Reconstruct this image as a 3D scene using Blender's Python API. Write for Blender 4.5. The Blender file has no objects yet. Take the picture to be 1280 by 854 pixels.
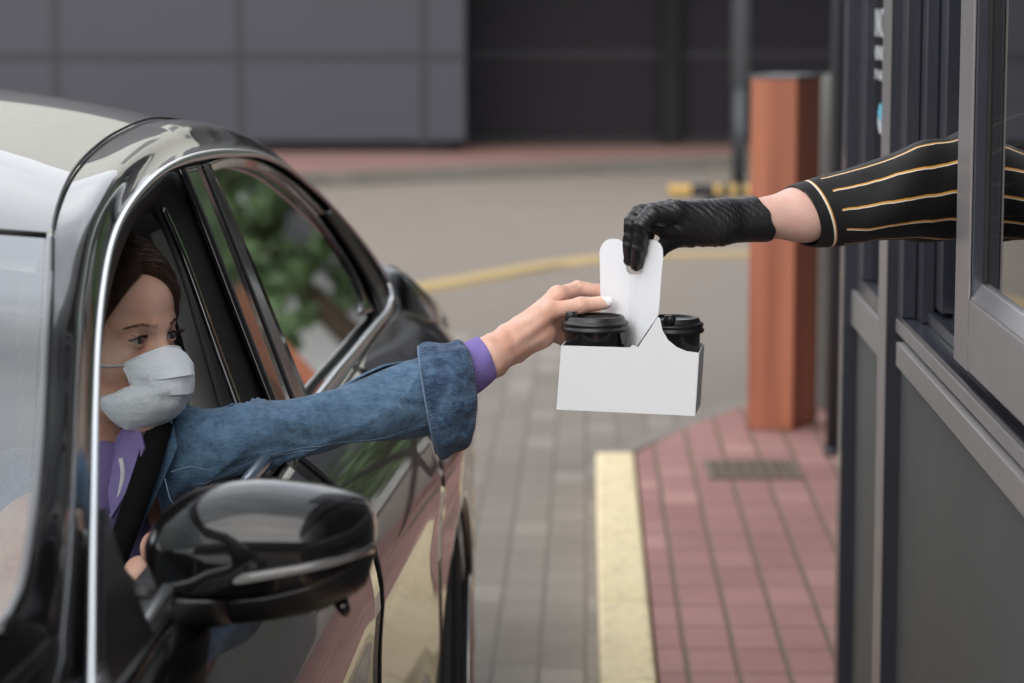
import bpy, bmesh, math, random
import numpy as np
from mathutils import Vector, Matrix
R = math.radians
sc = bpy.context.scene
col = sc.collection

# ---------------------------------------------------------------- camera, world, sun, exposure
F = 3330.0
PITCH = math.atan(427 / F)
CP, SP = math.cos(PITCH), math.sin(PITCH)
CH = 1.6
cam_d = bpy.data.cameras.new('camera')
cam = bpy.data.objects.new('camera', cam_d); col.objects.link(cam)
cam.location = (0, 0, CH); cam.rotation_euler = (R(90) - PITCH, 0, 0)
cam_d.sensor_width = 36; cam_d.lens = 36 * F / 1280
cam_d.clip_start = 0.05; cam_d.clip_end = 2000
cam_d.dof.use_dof = True; cam_d.dof.focus_distance = 3.47; cam_d.dof.aperture_fstop = 4.6
sc.camera = cam

world = bpy.data.worlds.new('World'); sc.world = world; world.use_nodes = True
wn = world.node_tree; wn.nodes.clear()
def WN(t): return wn.nodes.new(t)
sky = WN('ShaderNodeTexSky'); sky.sky_type = 'NISHITA'; sky.sun_disc = False
SUN_EL, SUN_AZ = R(52), R(-35)
sky.sun_elevation = SUN_EL; sky.sun_rotation = SUN_AZ
hs = WN('ShaderNodeHueSaturation'); hs.inputs['Saturation'].default_value = 0.35
wn.links.new(sky.outputs[0], hs.inputs['Color'])
tc = WN('ShaderNodeTexCoord'); mp = WN('ShaderNodeMapping'); mp.inputs['Scale'].default_value = (1.4, 1.4, 3.5)
wn.links.new(tc.outputs['Generated'], mp.inputs[0])
nz = WN('ShaderNodeTexNoise'); nz.inputs['Scale'].default_value = 2.2; nz.inputs['Detail'].default_value = 6
wn.links.new(mp.outputs[0], nz.inputs['Vector'])
cr = WN('ShaderNodeValToRGB'); cr.color_ramp.elements[0].position = .35; cr.color_ramp.elements[1].position = .7
cr.color_ramp.elements[0].color = (5.2, 5.5, 6.0, 1); cr.color_ramp.elements[1].color = (9.5, 9.6, 9.8, 1)
wn.links.new(nz.outputs[0], cr.inputs[0])
mx = WN('ShaderNodeMix'); mx.data_type = 'RGBA'; mx.inputs[0].default_value = 0.82
wn.links.new(hs.outputs[0], mx.inputs[6]); wn.links.new(cr.outputs[0], mx.inputs[7])
bg = WN('ShaderNodeBackground'); bg.inputs[1].default_value = 0.145
wn.links.new(mx.outputs[2], bg.inputs[0])
wo = WN('ShaderNodeOutputWorld'); wn.links.new(bg.outputs[0], wo.inputs[0])

sun_d = bpy.data.lights.new('sun', 'SUN'); sun_d.energy = 1.35; sun_d.angle = R(70); sun_d.color = (1, .94, .86)
sun = bpy.data.objects.new('sun', sun_d); col.objects.link(sun)
sdir = Vector((math.sin(SUN_AZ) * math.cos(SUN_EL), math.cos(SUN_AZ) * math.cos(SUN_EL), math.sin(SUN_EL)))
sdir = Vector((-.16, -.84, .50)).normalized()
sky.sun_elevation = math.asin(sdir.z); sky.sun_rotation = math.atan2(sdir.x, sdir.y)
sun.rotation_euler = sdir.to_track_quat('Z', 'Y').to_euler(); sun.location = (0, 0, 20)
sc.view_settings.view_transform = 'Standard'; sc.view_settings.look = 'None'
sc.view_settings.gamma = 1; sc.view_settings.use_curve_mapping = False
sc.view_settings.exposure = 0.96
sc.cycles.max_bounces = 10; sc.cycles.transparent_max_bounces = 16
sc.cycles.sample_clamp_indirect = 6

# ---------------------------------------------------------------- measuring helpers (photo pixels -> points at a given distance)
def ray(px, py):
    u = (px - 640) / F; v = -(py - 427) / F
    return np.array((u, CP + v * SP, -SP + v * CP))
O = np.array((0, 0, CH))
def P(px, py, Y):
    d = ray(px, py); return O + d * (Y / d[1])
def G(px, py, z=0.0):
    d = ray(px, py); return O + d * ((z - CH) / d[2])
def PL(px, py, off=0.0):
    """point on the car's side window plane; off moves it outwards"""
    d = ray(px, py)
    t = (-.442 + off + .4) / (d[0] - .04 * d[1] + .4 * d[2]) if False else None
    # X = -.442 + .04Y - .4(z-1) + off
    k = -.442 + off + .4 - .4 * CH
    t = k / (d[0] - .04 * d[1] + .4 * d[2])
    return O + d * t
def Wp(x0, Y, z): return (x0 + .0285 * Y, Y, z)

# ---------------------------------------------------------------- object helpers
ORG = {}
def tag(o, label=None, cat=None, group=None, kind=None):
    if label: o['label'] = label
    if cat: o['category'] = cat
    if group: o['group'] = group
    if kind: o['kind'] = kind
    return o
def empty(name, loc, label, cat, group=None):
    o = bpy.data.objects.new(name, None); col.objects.link(o); o.location = loc
    o.empty_display_size = .1
    ORG[o.name] = np.array(loc, float); return tag(o, label, cat, group)
def mk(name, verts, faces, mat, parent=None, smooth=True, uv=None, base=None):
    verts = np.asarray(verts, float)
    if parent is not None: org = ORG[parent.name]
    elif base is not None: org = np.array(base, float)
    else:
        org = np.array(((verts[:, 0].min() + verts[:, 0].max()) / 2, (verts[:, 1].min() + verts[:, 1].max()) / 2, verts[:, 2].min()))
    me = bpy.data.meshes.new(name)
    me.from_pydata((verts - org).tolist(), [], [tuple(int(i) for i in f) for f in faces])
    if uv is not None:
        ul = me.uv_layers.new(name='UVMap')
        for l in me.loops: ul.data[l.index].uv = uv[l.vertex_index] if not callable(uv) else uv(l)
    me.update()
    if smooth: me.polygons.foreach_set('use_smooth', [True] * len(me.polygons))
    if mat is not None: me.materials.append(mat)
    o = bpy.data.objects.new(name, me); col.objects.link(o)
    if parent is not None: o.parent = parent
    else: o.location = org
    ORG[o.name] = org
    return o
def fixn(o):
    bm = bmesh.new(); bm.from_mesh(o.data); bmesh.ops.recalc_face_normals(bm, faces=bm.faces); bm.to_mesh(o.data); bm.free(); return o
def bevel(o, w=.003, n=2, ang=35):
    m = o.modifiers.new('bevel', 'BEVEL'); m.width = w; m.segments = n; m.limit_method = 'ANGLE'; m.angle_limit = R(ang)
    m.harden_normals = False; return o
def solid(o, t, off=-1):
    m = o.modifiers.new('thick', 'SOLIDIFY'); m.thickness = t; m.offset = off; return o
def subd(o, n=1):
    m = o.modifiers.new('sub', 'SUBSURF'); m.levels = n; m.render_levels = n; return o
class MB:
    def __init__(s): s.v = []; s.f = []
    def add(s, v, f):
        b = len(s.v); s.v += [tuple(map(float, p)) for p in v]; s.f += [tuple(b + i for i in q) for q in f]; return s
    def hexa(s, c):  # 8 corners: bottom 4 (ccw), top 4
        return s.add(c, [(3, 2, 1, 0), (4, 5, 6, 7), (0, 1, 5, 4), (1, 2, 6, 5), (2, 3, 7, 6), (3, 0, 4, 7)])
    def box(s, x0, x1, y0, y1, z0, z1):
        return s.hexa([(x0, y0, z0), (x1, y0, z0), (x1, y1, z0), (x0, y1, z0), (x0, y0, z1), (x1, y0, z1), (x1, y1, z1), (x0, y1, z1)])
    def wbox(s, x0, x1, y0, y1, z0, z1):
        return s.hexa([Wp(x0, y0, z0), Wp(x1, y0, z0), Wp(x1, y1, z0), Wp(x0, y1, z0), Wp(x0, y0, z1), Wp(x1, y0, z1), Wp(x1, y1, z1), Wp(x0, y1, z1)])
    def prism(s, poly, z0, z1):
        n = len(poly); v = [(p[0], p[1], z0) for p in poly] + [(p[0], p[1], z1) for p in poly]
        return s.add(v, [tuple(range(n))[::-1], tuple(range(n, 2 * n))] + [(i, (i + 1) % n, n + (i + 1) % n, n + i) for i in range(n)])
    def tube(s, pts, r, n=10):
        pts = [np.array(p, float) for p in pts]; rings = []
        for i, p in enumerate(pts):
            a = pts[min(i + 1, len(pts) - 1)] - pts[max(i - 1, 0)]; a = a / (np.linalg.norm(a) + 1e-9)
            ref = np.array((0, 0, 1.)) if abs(a[2]) < .9 else np.array((1., 0, 0))
            e1 = np.cross(a, ref); e1 /= np.linalg.norm(e1); e2 = np.cross(a, e1)
            rr = r[i] if isinstance(r, (list, tuple)) else r
            rings.append([p + rr * (math.cos(t) * e1 + math.sin(t) * e2) for t in [2 * math.pi * k / n for k in range(n)]])
        v, f = loftvf(rings, closed=True, caps=True); return s.add(v, f)
    def lathe(s, prof, c, n=40, axis='z'):
        rings = []
        for (r, h) in prof:
            ring = []
            for k in range(n):
                t = 2 * math.pi * k / n
                if axis == 'z': ring.append((c[0] + r * math.cos(t), c[1] + r * math.sin(t), c[2] + h))
                else: ring.append((c[0] + h, c[1] + r * math.cos(t), c[2] + r * math.sin(t)))
            rings.append(ring)
        v, f = loftvf(rings, closed=True, caps=False); return s.add(v, f)
    def build(s, name, mat, parent=None, smooth=False, base=None):
        return mk(name, s.v, s.f, mat, parent, smooth, base=base)
def loftvf(rows, closed=False, caps=False):
    n = len(rows[0]); v = [tuple(p) for r in rows for p in r]; f = []
    for i in range(len(rows) - 1):
        for j in range(n if closed else n - 1):
            k = (j + 1) % n
            f.append((i * n + j, i * n + k, (i + 1) * n + k, (i + 1) * n + j))
    if caps:
        f.append(tuple(range(n))[::-1]); b = (len(rows) - 1) * n; f.append(tuple(range(b, b + n)))
    return v, f
def loft(name, rows, mat, parent=None, closed=False, caps=False, smooth=True):
    v, f = loftvf(rows, closed, caps); return mk(name, v, f, mat, parent, smooth)
def cr_interp(pts, m):
    """catmull-rom resample of a list of vectors by chord length"""
    pts = np.array(pts, float); n = len(pts)
    d = np.r_[0, np.cumsum(np.linalg.norm(np.diff(pts[:, :3], axis=0), axis=1) + 1e-9)]
    T = np.linspace(0, d[-1], m); out = []
    for t in T:
        i = min(max(int(np.searchsorted(d, t, side='right')) - 1, 0), n - 2)
        u = (t - d[i]) / (d[i + 1] - d[i])
        p0, p1, p2, p3 = pts[max(i - 1, 0)], pts[i], pts[i + 1], pts[min(i + 2, n - 1)]
        out.append(.5 * ((2 * p1) + (p2 - p0) * u + (2 * p0 - 5 * p1 + 4 * p2 - p3) * u * u + (3 * p1 - p0 - 3 * p2 + p3) * u ** 3))
    return out

# ---------------------------------------------------------------- materials
class Mat:
    def __init__(s, name):
        s.m = bpy.data.materials.new(name); s.m.use_nodes = True; s.t = s.m.node_tree
        s.b = s.t.nodes['Principled BSDF']; s.out = s.t.nodes['Material Output']
    def n(s, t, **kw):
        x = s.t.nodes.new(t)
        for k, v in kw.items(): setattr(x, k, v)
        return x
    def l(s, a, b): s.t.links.new(a, b)
    def setv(s, **kw):
        for k, v in kw.items(): s.b.inputs[k.replace('_', ' ')].default_value = v
        return s
    def math(s, op, a, b=None, clamp=False):
        x = s.n('ShaderNodeMath', operation=op); x.use_clamp = clamp
        for i, q in enumerate((a, b)):
            if q is None: continue
            if isinstance(q, (int, float)): x.inputs[i].default_value = q
            else: s.l(q, x.inputs[i])
        return x.outputs[0]
    def mix(s, f, a, b):
        x = s.n('ShaderNodeMix', data_type='RGBA')
        for i, q in ((0, f), (6, a), (7, b)):
            if isinstance(q, (int, float)): x.inputs[i].default_value = q
            elif isinstance(q, tuple): x.inputs[i].default_value = (*q[:3], 1)
            else: s.l(q, x.inputs[i])
        return x.outputs[2]
    def noise(s, scale, detail=4, sc3=(1, 1, 1), coord='Object', rough=.5, rot=(0, 0, 0)):
        tc = s.n('ShaderNodeTexCoord'); mp = s.n('ShaderNodeMapping'); mp.inputs['Scale'].default_value = sc3; mp.inputs['Rotation'].default_value = rot
        s.l(tc.outputs[coord], mp.inputs[0]); x = s.n('ShaderNodeTexNoise')
        x.inputs['Scale'].default_value = scale; x.inputs['Detail'].default_value = detail; x.inputs['Roughness'].default_value = rough
        s.l(mp.outputs[0], x.inputs['Vector']); return x.outputs[0]
    def ramp(s, f, a, b):
        return s.math('DIVIDE', s.math('SUBTRACT', f, a), b - a, clamp=True) if False else s._mr(f, a, b)
    def _mr(s, f, a, b):
        x = s.n('ShaderNodeMapRange'); x.clamp = True; s.l(f, x.inputs[0])
        x.inputs[1].default_value = a; x.inputs[2].default_value = b; return x.outputs[0]
    def bump(s, h, strength=.3, dist=.002, prev=None):
        x = s.n('ShaderNodeBump'); x.inputs['Strength'].default_value = strength; x.inputs['Distance'].default_value = dist
        s.l(h, x.inputs['Height'])
        if prev is not None: s.l(prev, x.inputs['Normal'])
        s.l(x.outputs[0], s.b.inputs['Normal']); return x.outputs[0]
def simple(name, c, rough=.5, metal=0, coat=0, vary=.12, vs=8, bump=0, bs=60, bd=.001, spec=.5, rvary=.0):
    M = Mat(name); M.setv(Roughness=rough, Metallic=metal); M.b.inputs['Specular IOR Level'].default_value = spec
    if coat: M.b.inputs['Coat Weight'].default_value = coat; M.b.inputs['Coat Roughness'].default_value = .02
    if vary:
        nz = M.noise(vs, 5)
        M.l(M.mix(nz, tuple(x * (1 - vary) for x in c), tuple(min(1, x * (1 + vary)) for x in c)), M.b.inputs['Base Color'])
    else: M.b.inputs['Base Color'].default_value = (*c, 1)
    if rvary:
        r = M.math('ADD', M.math('MULTIPLY', M.noise(vs * 2.3, 5), rvary), rough - rvary / 2); M.l(r, M.b.inputs['Roughness'])
    if bump: M.bump(M.noise(bs, 4), bump, bd)
    return M.m

m_paint = simple('black_paint', (.0025, .0025, .003), .3, 0, .8, vary=0, spec=.1)
m_satin = simple('satin_black_trim', (.008, .008, .009), .38, vary=.2, vs=30, bump=.05, bs=300, bd=.0003)
m_gloss = simple('gloss_black_trim', (.006, .006, .007), .12, vary=0, coat=.5)
m_rubber = simple('rubber', (.010, .010, .010), .65, vary=.2, vs=30)
m_chrome = simple('chrome', (.74, .76, .78), .30, 1, vary=.05, vs=6)
m_dark_in = simple('dark_cabin_lining', (.022, .022, .024), .8, vary=.2)
m_grey_in = simple('grey_pillar_lining', (.34, .34, .33), .8, vary=.08, bump=.2, bs=400, bd=.0004)
m_tyre = simple('tyre', (.012, .012, .012), .75, vary=.2, vs=30, bump=.3, bs=80)
m_rim = simple('rim', (.45, .45, .46), .22, .9, vary=.1)
def glassmat(name, tint, ior=1.5, boost=1.0, rough=.0):
    M = Mat(name); M.t.nodes.remove(M.b)
    tr = M.n('ShaderNodeBsdfTransparent'); tr.inputs[0].default_value = (*tint, 1)
    gl = M.n('ShaderNodeBsdfGlossy'); gl.inputs['Roughness'].default_value = rough
    ge = M.n('ShaderNodeNewGeometry'); dp = M.n('ShaderNodeVectorMath', operation='DOT_PRODUCT'); M.l(ge.outputs['Normal'], dp.inputs[0]); M.l(ge.outputs['Incoming'], dp.inputs[1])
    f5 = M.math('POWER', M.math('SUBTRACT', 1.0, M.math('ABSOLUTE', dp.outputs['Value'])), 5.0)
    fo = M.math('ADD', M.math('MULTIPLY', f5, .955), .045)
    ms = M.n('ShaderNodeMixShader')
    M.l(M.math('MULTIPLY', fo, boost, clamp=True), ms.inputs[0]); M.l(tr.outputs[0], ms.inputs[1]); M.l(gl.outputs[0], ms.inputs[2])
    M.l(ms.outputs[0], M.out.inputs[0]); return M.m
m_glass = glassmat('car_glass', (.22, .26, .24), 1.5, 2.2)
m_wind = glassmat('windscreen_glass', (.80, .86, .84), 1.5, 2.8)
m_win = glassmat('window_glass', (.10, .105, .11), 1.5, 1.3)
m_lens = glassmat('clear_lens', (.8, .8, .8), 1.5, 1.4)

def brickmat(name, wa, wb, c1, c2, mort, cross, rot=.0285, rough=.85, off=0.0, gap_a=.10, gap_b=.035, moss=None):
    """stones in straight lanes along the street; wa across, wb along"""
    M = Mat(name); tcn = M.n('ShaderNodeTexCoord'); mp = M.n('ShaderNodeMapping'); mp.inputs['Rotation'].default_value = (0, 0, rot)
    M.l(tcn.outputs['Object'], mp.inputs[0])
    wob = M.n('ShaderNodeTexNoise'); wob.inputs['Scale'].default_value = 14; M.l(mp.outputs[0], wob.inputs['Vector'])
    sx = M.n('ShaderNodeSeparateXYZ'); M.l(mp.outputs[0], sx.inputs[0])
    wv = M.math('MULTIPLY', M.math('SUBTRACT', wob.outputs[0], .5), .008)
    u = M.math('DIVIDE', M.math('ADD', sx.outputs[0], wv), wa); v = M.math('DIVIDE', M.math('ADD', sx.outputs[1], wv), wb)
    iu = M.math('FLOOR', u)
    wn1 = M.n('ShaderNodeTexWhiteNoise', noise_dimensions='1D'); M.l(iu, wn1.inputs['W'])
    v = M.math('ADD', v, M.math('MULTIPLY', wn1.outputs[0], off))
    iv = M.math('FLOOR', v)
    fu = M.math('FRACT', u); fv = M.math('FRACT', v)
    eu = M.math('MINIMUM', fu, M.math('SUBTRACT', 1.0, fu)); ev = M.math('MINIMUM', fv, M.math('SUBTRACT', 1.0, fv))
    mu = M._mr(eu, gap_a * .45, gap_a); mv = M._mr(ev, gap_b * .4, gap_b)
    cb = M.n('ShaderNodeCombineXYZ'); M.l(iu, cb.inputs[0]); M.l(iv, cb.inputs[1])
    w2 = M.n('ShaderNodeTexWhiteNoise', noise_dimensions='2D'); M.l(cb.outputs[0], w2.inputs['Vector'])
    big = M.noise(1.3, 5); fine = M.noise(70, 5)
    c = M.mix(M.math('POWER', w2.outputs[0], 1.6), c1, c2); c = M.mix(M.math('MULTIPLY', M._mr(w2.outputs[0], .90, .93), .3), c, tuple(min(1, x * 1.5 + .02) for x in c2))
    c = M.mix(M.math('MULTIPLY', M._mr(fine, .35, .75), .35), c, tuple(x * .55 for x in c1))
    c = M.mix(M.math('MULTIPLY', M._mr(big, .35, .7), .4), c, tuple(min(1, x * 1.35 + .03) for x in c2))
    c = M.mix(M.math('MULTIPLY', M._mr(M.noise(2.6, 7, rough=.7), .52, .72), .35), c, tuple(x * .5 for x in c1)); c = M.mix(mv, cross, c)
    mc = M.mix(M._mr(M.noise(9, 4), .4, .65), mort, moss or mort)
    c = M.mix(mu, mc, c)
    M.l(c, M.b.inputs['Base Color']); M.setv(Roughness=rough)
    h = M.math('ADD', M.math('MULTIPLY', M.math('MINIMUM', mu, mv), 1.0), M.math('MULTIPLY', fine, .25))
    M.bump(h, .7, .004); return M.m
m_red = brickmat('red_paving', .113, .222, (.27, .130, .115), (.35, .185, .165), (.17, .105, .075), (.14, .075, .065), moss=(.14, .11, .06), gap_a=.075)
m_greypave = brickmat('grey_paving', .112, .225, (.165, .141, .118), (.215, .188, .161), (.142, .122, .102), (.135, .116, .098), off=1.0, gap_a=.06, gap_b=.03)
M = Mat('asphalt'); a = M.noise(220, 5); b = M.noise(.35, 5, (1, .45, 1)); c_ = M.noise(5, 6)
c = M.mix(b, (.178, .146, .120), (.225, .187, .155)); c = M.mix(M.math('MULTIPLY', M._mr(a, .35, .7), .5), c, (.10, .09, .08))
c = M.mix(M.math('MULTIPLY', M._mr(c_, .5, .75), .25), c, (.24, .22, .195)); M.l(c, M.b.inputs['Base Color']); M.setv(Roughness=.88); M.bump(a, .6, .003); m_asph = M.m
M = Mat('yellow_kerb_paint'); a = M.noise(45, 6); b = M.noise(6, 5)
c = M.mix(b, (.72, .58, .33), (.80, .69, .46)); c = M.mix(M.math('MULTIPLY', M._mr(a, .50, .72), .6), c, (.36, .31, .20))
M.l(c, M.b.inputs['Base Color']); M.setv(Roughness=.75); M.bump(a, .5, .003); m_ykerb = M.m
M = Mat('yellow_road_paint'); a = M.noise(25, 6); c = M.mix(M._mr(a, .38, .68), (.42, .29, .10), (.27, .215, .13)); M.l(c, M.b.inputs['Base Color']); M.setv(Roughness=.8); m_yroad = M.m
m_conc = simple('kerb_concrete', (.26, .25, .235), .9, vary=.25, vs=6, bump=.5, bs=90, bd=.003)
m_farpave = simple('far_red_paving', (.20, .105, .09), .9, vary=.25, vs=3, bump=.3, bs=20, bd=.003)
m_ground = simple('ground_soil', (.16, .15, .12), .95, vary=.3, vs=.5)
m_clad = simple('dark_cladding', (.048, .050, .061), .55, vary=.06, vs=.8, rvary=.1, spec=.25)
m_clad_shade = simple('shaded_recess_cladding', (.015, .0135, .017), .6, vary=.06, vs=.8, spec=.15)  # cladding colour with the recess shade put in
m_seam = simple('cladding_seam', (.022, .022, .026), .7, vary=0)
m_plinth = simple('dark_plinth', (.018, .017, .018), .8, vary=.2)
m_cream = simple('cream_render', (.58, .58, .53), .85, vary=.06, vs=2)
m_frame = simple('navy_grey_aluminium', (.026, .028, .038), .32, 0, coat=.25, vary=.08, vs=5, rvary=.1)
m_framelt = simple('brushed_grey_aluminium', (.22, .205, .205), .34, .2, vary=.08, vs=6, rvary=.12, bump=.05, bs=200, bd=.0003)  # grey rails; also paints the lit mullion and stile faces
m_panel = simple('grey_wall_panel', (.080, .083, .082), .55, vary=.12, vs=4, bump=.25, bs=500, bd=.0004, rvary=.1)
m_alu = simple('bare_aluminium', (.55, .55, .56), .3, .9, vary=.1)
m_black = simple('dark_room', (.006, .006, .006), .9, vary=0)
m_pole = simple('dark_painted_steel', (.030, .034, .040), .4, vary=.15, vs=10)
m_gpole = simple('grey_painted_steel', (.11, .12, .135), .45, vary=.1)
m_white = simple('white_signage_film', (.45, .46, .48), .6, vary=0)
m_teal = simple('teal_signage_film', (.10, .42, .55), .6, vary=0)
m_iron = simple('cast_iron', (.16, .125, .10), .7, .1, vary=.3, vs=30, bump=.4)
# wood
M = Mat('stained_wood'); g = M.noise(14, 6, (1, 1, .06)); k = M.noise(3.2, 3); f = M.noise(60, 5, (1, 1, .05))
c = M.mix(M._mr(g, .3, .7), (.22, .066, .034), (.41, .145, .078)); c = M.mix(M.math('MULTIPLY', M._mr(k, .64, .75), .8), c, (.20, .06, .03))
c = M.mix(M.math('MULTIPLY', f, .3), c, (.36, .10, .045)); M.l(c, M.b.inputs['Base Color']); M.setv(Roughness=.55); M.bump(f, .3, .002); m_wood = M.m
# skin
def skinmat(name, c, c2, sss=.12):
    M = Mat(name); a = M.noise(30, 5); b = M.noise(700, 3)
    mot = M.noise(85, 4)
    M.l(M.mix(M.math('MULTIPLY', M._mr(mot, .5, .75), .35), M.mix(M._mr(a, .3, .7), c, c2), (c[0], c[1] * .72, c[2] * .72)), M.b.inputs['Base Color']); M.setv(Roughness=.48)
    M.b.inputs['Subsurface Weight'].default_value = sss; M.b.inputs['Subsurface Radius'].default_value = (1, .35, .2); M.b.inputs['Subsurface Scale'].default_value = .008
    M.b.inputs['Specular IOR Level'].default_value = .4
    M.bump(b, .25, .0006); return M.m
m_skin = skinmat('skin', (.62, .335, .25), (.72, .47, .37))
m_skin2 = skinmat('pale_skin', (.62, .38, .315), (.70, .46, .39))
M = Mat('dark_brown_hair'); a = M.noise(160, 4, (1, 1, .10), rot=(R(35), 0, 0)); M.l(M.mix(a, (.010, .005, .0035), (.070, .034, .022)), M.b.inputs['Base Color'])
M.setv(Roughness=.5); M.b.inputs['Specular IOR Level'].default_value = .3; M.b.inputs['Anisotropic'].default_value = .6; M.bump(a, .8, .003); m_hair = M.m
m_brow = simple('brow_hair', (.035, .018, .012), .8, vary=0)
M = Mat('mask_fabric'); a = M.noise(900, 2); b = M.noise(25, 4); M.l(M.mix(b, (.70, .75, .83), (.81, .84, .88)), M.b.inputs['Base Color']); M.setv(Roughness=.85)
M.b.inputs['Subsurface Weight'].default_value = .1; M.b.inputs['Subsurface Scale'].default_value = .003
n1 = M.bump(a, .25, .0006); M.bump(M.noise(55, 3), .6, .006, n1); m_mask = M.m
def denim(name, dark, light, lo=.35, hi=.7):
    M = Mat(name); weave = M.noise(1400, 2, (1, 1, .35), coord='Object'); mid = M.noise(60, 7, rough=.7); fold = M.noise(38, 5, (.5, 1, 1))
    slub = M.noise(420, 3, (.22, 1, 1))
    c = M.mix(M._mr(mid, lo, hi), dark, light)
    c = M.mix(M.math('MULTIPLY', M._mr(slub, .4, .7), .2), c, tuple(min(1, x * 1.7 + .02) for x in light))
    c = M.mix(M.math('MULTIPLY', M._mr(weave, .45, .65), .4), c, tuple(x * .45 for x in dark))
    M.l(c, M.b.inputs['Base Color']); M.setv(Roughness=.9); M.b.inputs['Sheen Weight'].default_value = .15
    n1 = M.bump(slub, .35, .0012); M.bump(fold, .75, .008, n1); return M.m
m_denim = denim('blue_denim', (.034, .078, .145), (.11, .20, .31))
m_denimd = denim('dark_denim_cuff', (.009, .027, .070), (.085, .16, .26), .42, .72)
m_thread = simple('thread', (.13, .19, .28), .9, vary=.3, vs=100)
M = Mat('lilac_ribbed_cotton'); tcn = M.n('ShaderNodeTexCoord'); sx = M.n('ShaderNodeSeparateXYZ'); M.l(tcn.outputs['UV'], sx.inputs[0])
rib = M.math('SINE', M.math('MULTIPLY', sx.outputs[0], 2 * math.pi * 70)); M.l(M.mix(M._mr(rib, -1, 1), (.17, .125, .38), (.26, .20, .52)), M.b.inputs['Base Color']); M.setv(Roughness=.9); M.bump(rib, .6, .0008); m_lilacrib = M.m
m_lilac = simple('lilac_cotton', (.20, .155, .36), .9, vary=.15, vs=30, bump=.3, bs=500)
m_cord = simple('white_cord', (.6, .58, .62), .8, vary=.1)
M = Mat('card_white'); a = M.noise(500, 3); b = M.noise(5, 4); M.l(M.mix(b, (.70, .71, .74), (.77, .78, .80)), M.b.inputs['Base Color']); M.setv(Roughness=.6); M.bump(a, .12, .0004); m_card = M.m
m_lid = simple('black_plastic_lid', (.010, .010, .011), .36, vary=.1, vs=40, bump=.1, bs=400, bd=.0003)
m_cup = simple('black_paper_cup', (.008, .008, .009), .18, vary=.1, coat=.4)
m_nail = simple('white_nail', (.80, .77, .78), .15, vary=0, coat=.6)
# nitrile
M = Mat('black_nitrile'); a = M.noise(55, 5, (2.2, .8, .8), rough=.6); b = M.noise(450, 3); c_ = M.noise(24, 5, (.6, 1, 1))
M.b.inputs['Base Color'].default_value = (.012, .012, .0135, 1); M.setv(Roughness=.40)
n1 = M.bump(b, .35, .0005); n2 = M.bump(a, .35, .0025, n1); M.bump(c_, .2, .003, n2); m_nitrile = M.m
# striped satin: stripes run along the sleeve (u = around, v = metres along)
M = Mat('black_satin_with_gold_stripes'); tcn = M.n('ShaderNodeTexCoord'); sx = M.n('ShaderNodeSeparateXYZ'); M.l(tcn.outputs['UV'], sx.inputs[0])
wob = M.n('ShaderNodeTexNoise'); wob.inputs['Scale'].default_value = 1.0; mpp = M.n('ShaderNodeMapping'); mpp.inputs['Scale'].default_value = (3, 22, 1)
M.l(tcn.outputs['UV'], mpp.inputs[0]); M.l(mpp.outputs[0], wob.inputs['Vector'])
uu = M.math('ADD', M.math('MULTIPLY', sx.outputs[0], 10.0), M.math('MULTIPLY', M.math('SUBTRACT', wob.outputs[0], .5), .22))
fr = M.math('ABSOLUTE', M.math('SUBTRACT', M.math('FRACT', uu), .5)); sd = M.math('SUBTRACT', M.math('FRACT', uu), .5)
line = M._mr(fr, .060, .050); edge = M._mr(sd, .010, .022)
start = M._mr(sx.outputs[1], .040, .042)
stripe = M.math('MULTIPLY', line, start)
ringd = M.math('ABSOLUTE', M.math('SUBTRACT', sx.outputs[1], .026)); ring = M._mr(ringd, .0022, .0016)
redge = M._mr(M.math('SUBTRACT', sx.outputs[1], .026), .0002, .0006)
cc = M.mix(edge, (.62, .30, .05), (.78, .72, .62)); cc2 = M.mix(redge, (.78, .72, .62), (.62, .30, .05))
base = M.mix(stripe, (.0055, .0050, .0055), cc); base = M.mix(ring, base, cc2)
M.l(base, M.b.inputs['Base Color']); M.setv(Roughness=.62); M.b.inputs['Sheen Weight'].default_value = .02
M.bump(M.noise(26, 4, (.6, 1, 1)), .35, .006); m_stripe = M.m
m_leaf = simple('leaves', (.12, .20, .085), .6, vary=.4, vs=2)
m_bark = simple('bark', (.09, .07, .05), .9, vary=.3)
m_hazard_y = simple('hazard_yellow', (.45, .29, .08), .6, vary=.2)
m_eye = simple('eye_white', (.42, .40, .39), .15, vary=0, coat=.5)
m_iris = simple('iris', (.035, .03, .025), .08, vary=0, coat=1)

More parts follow.
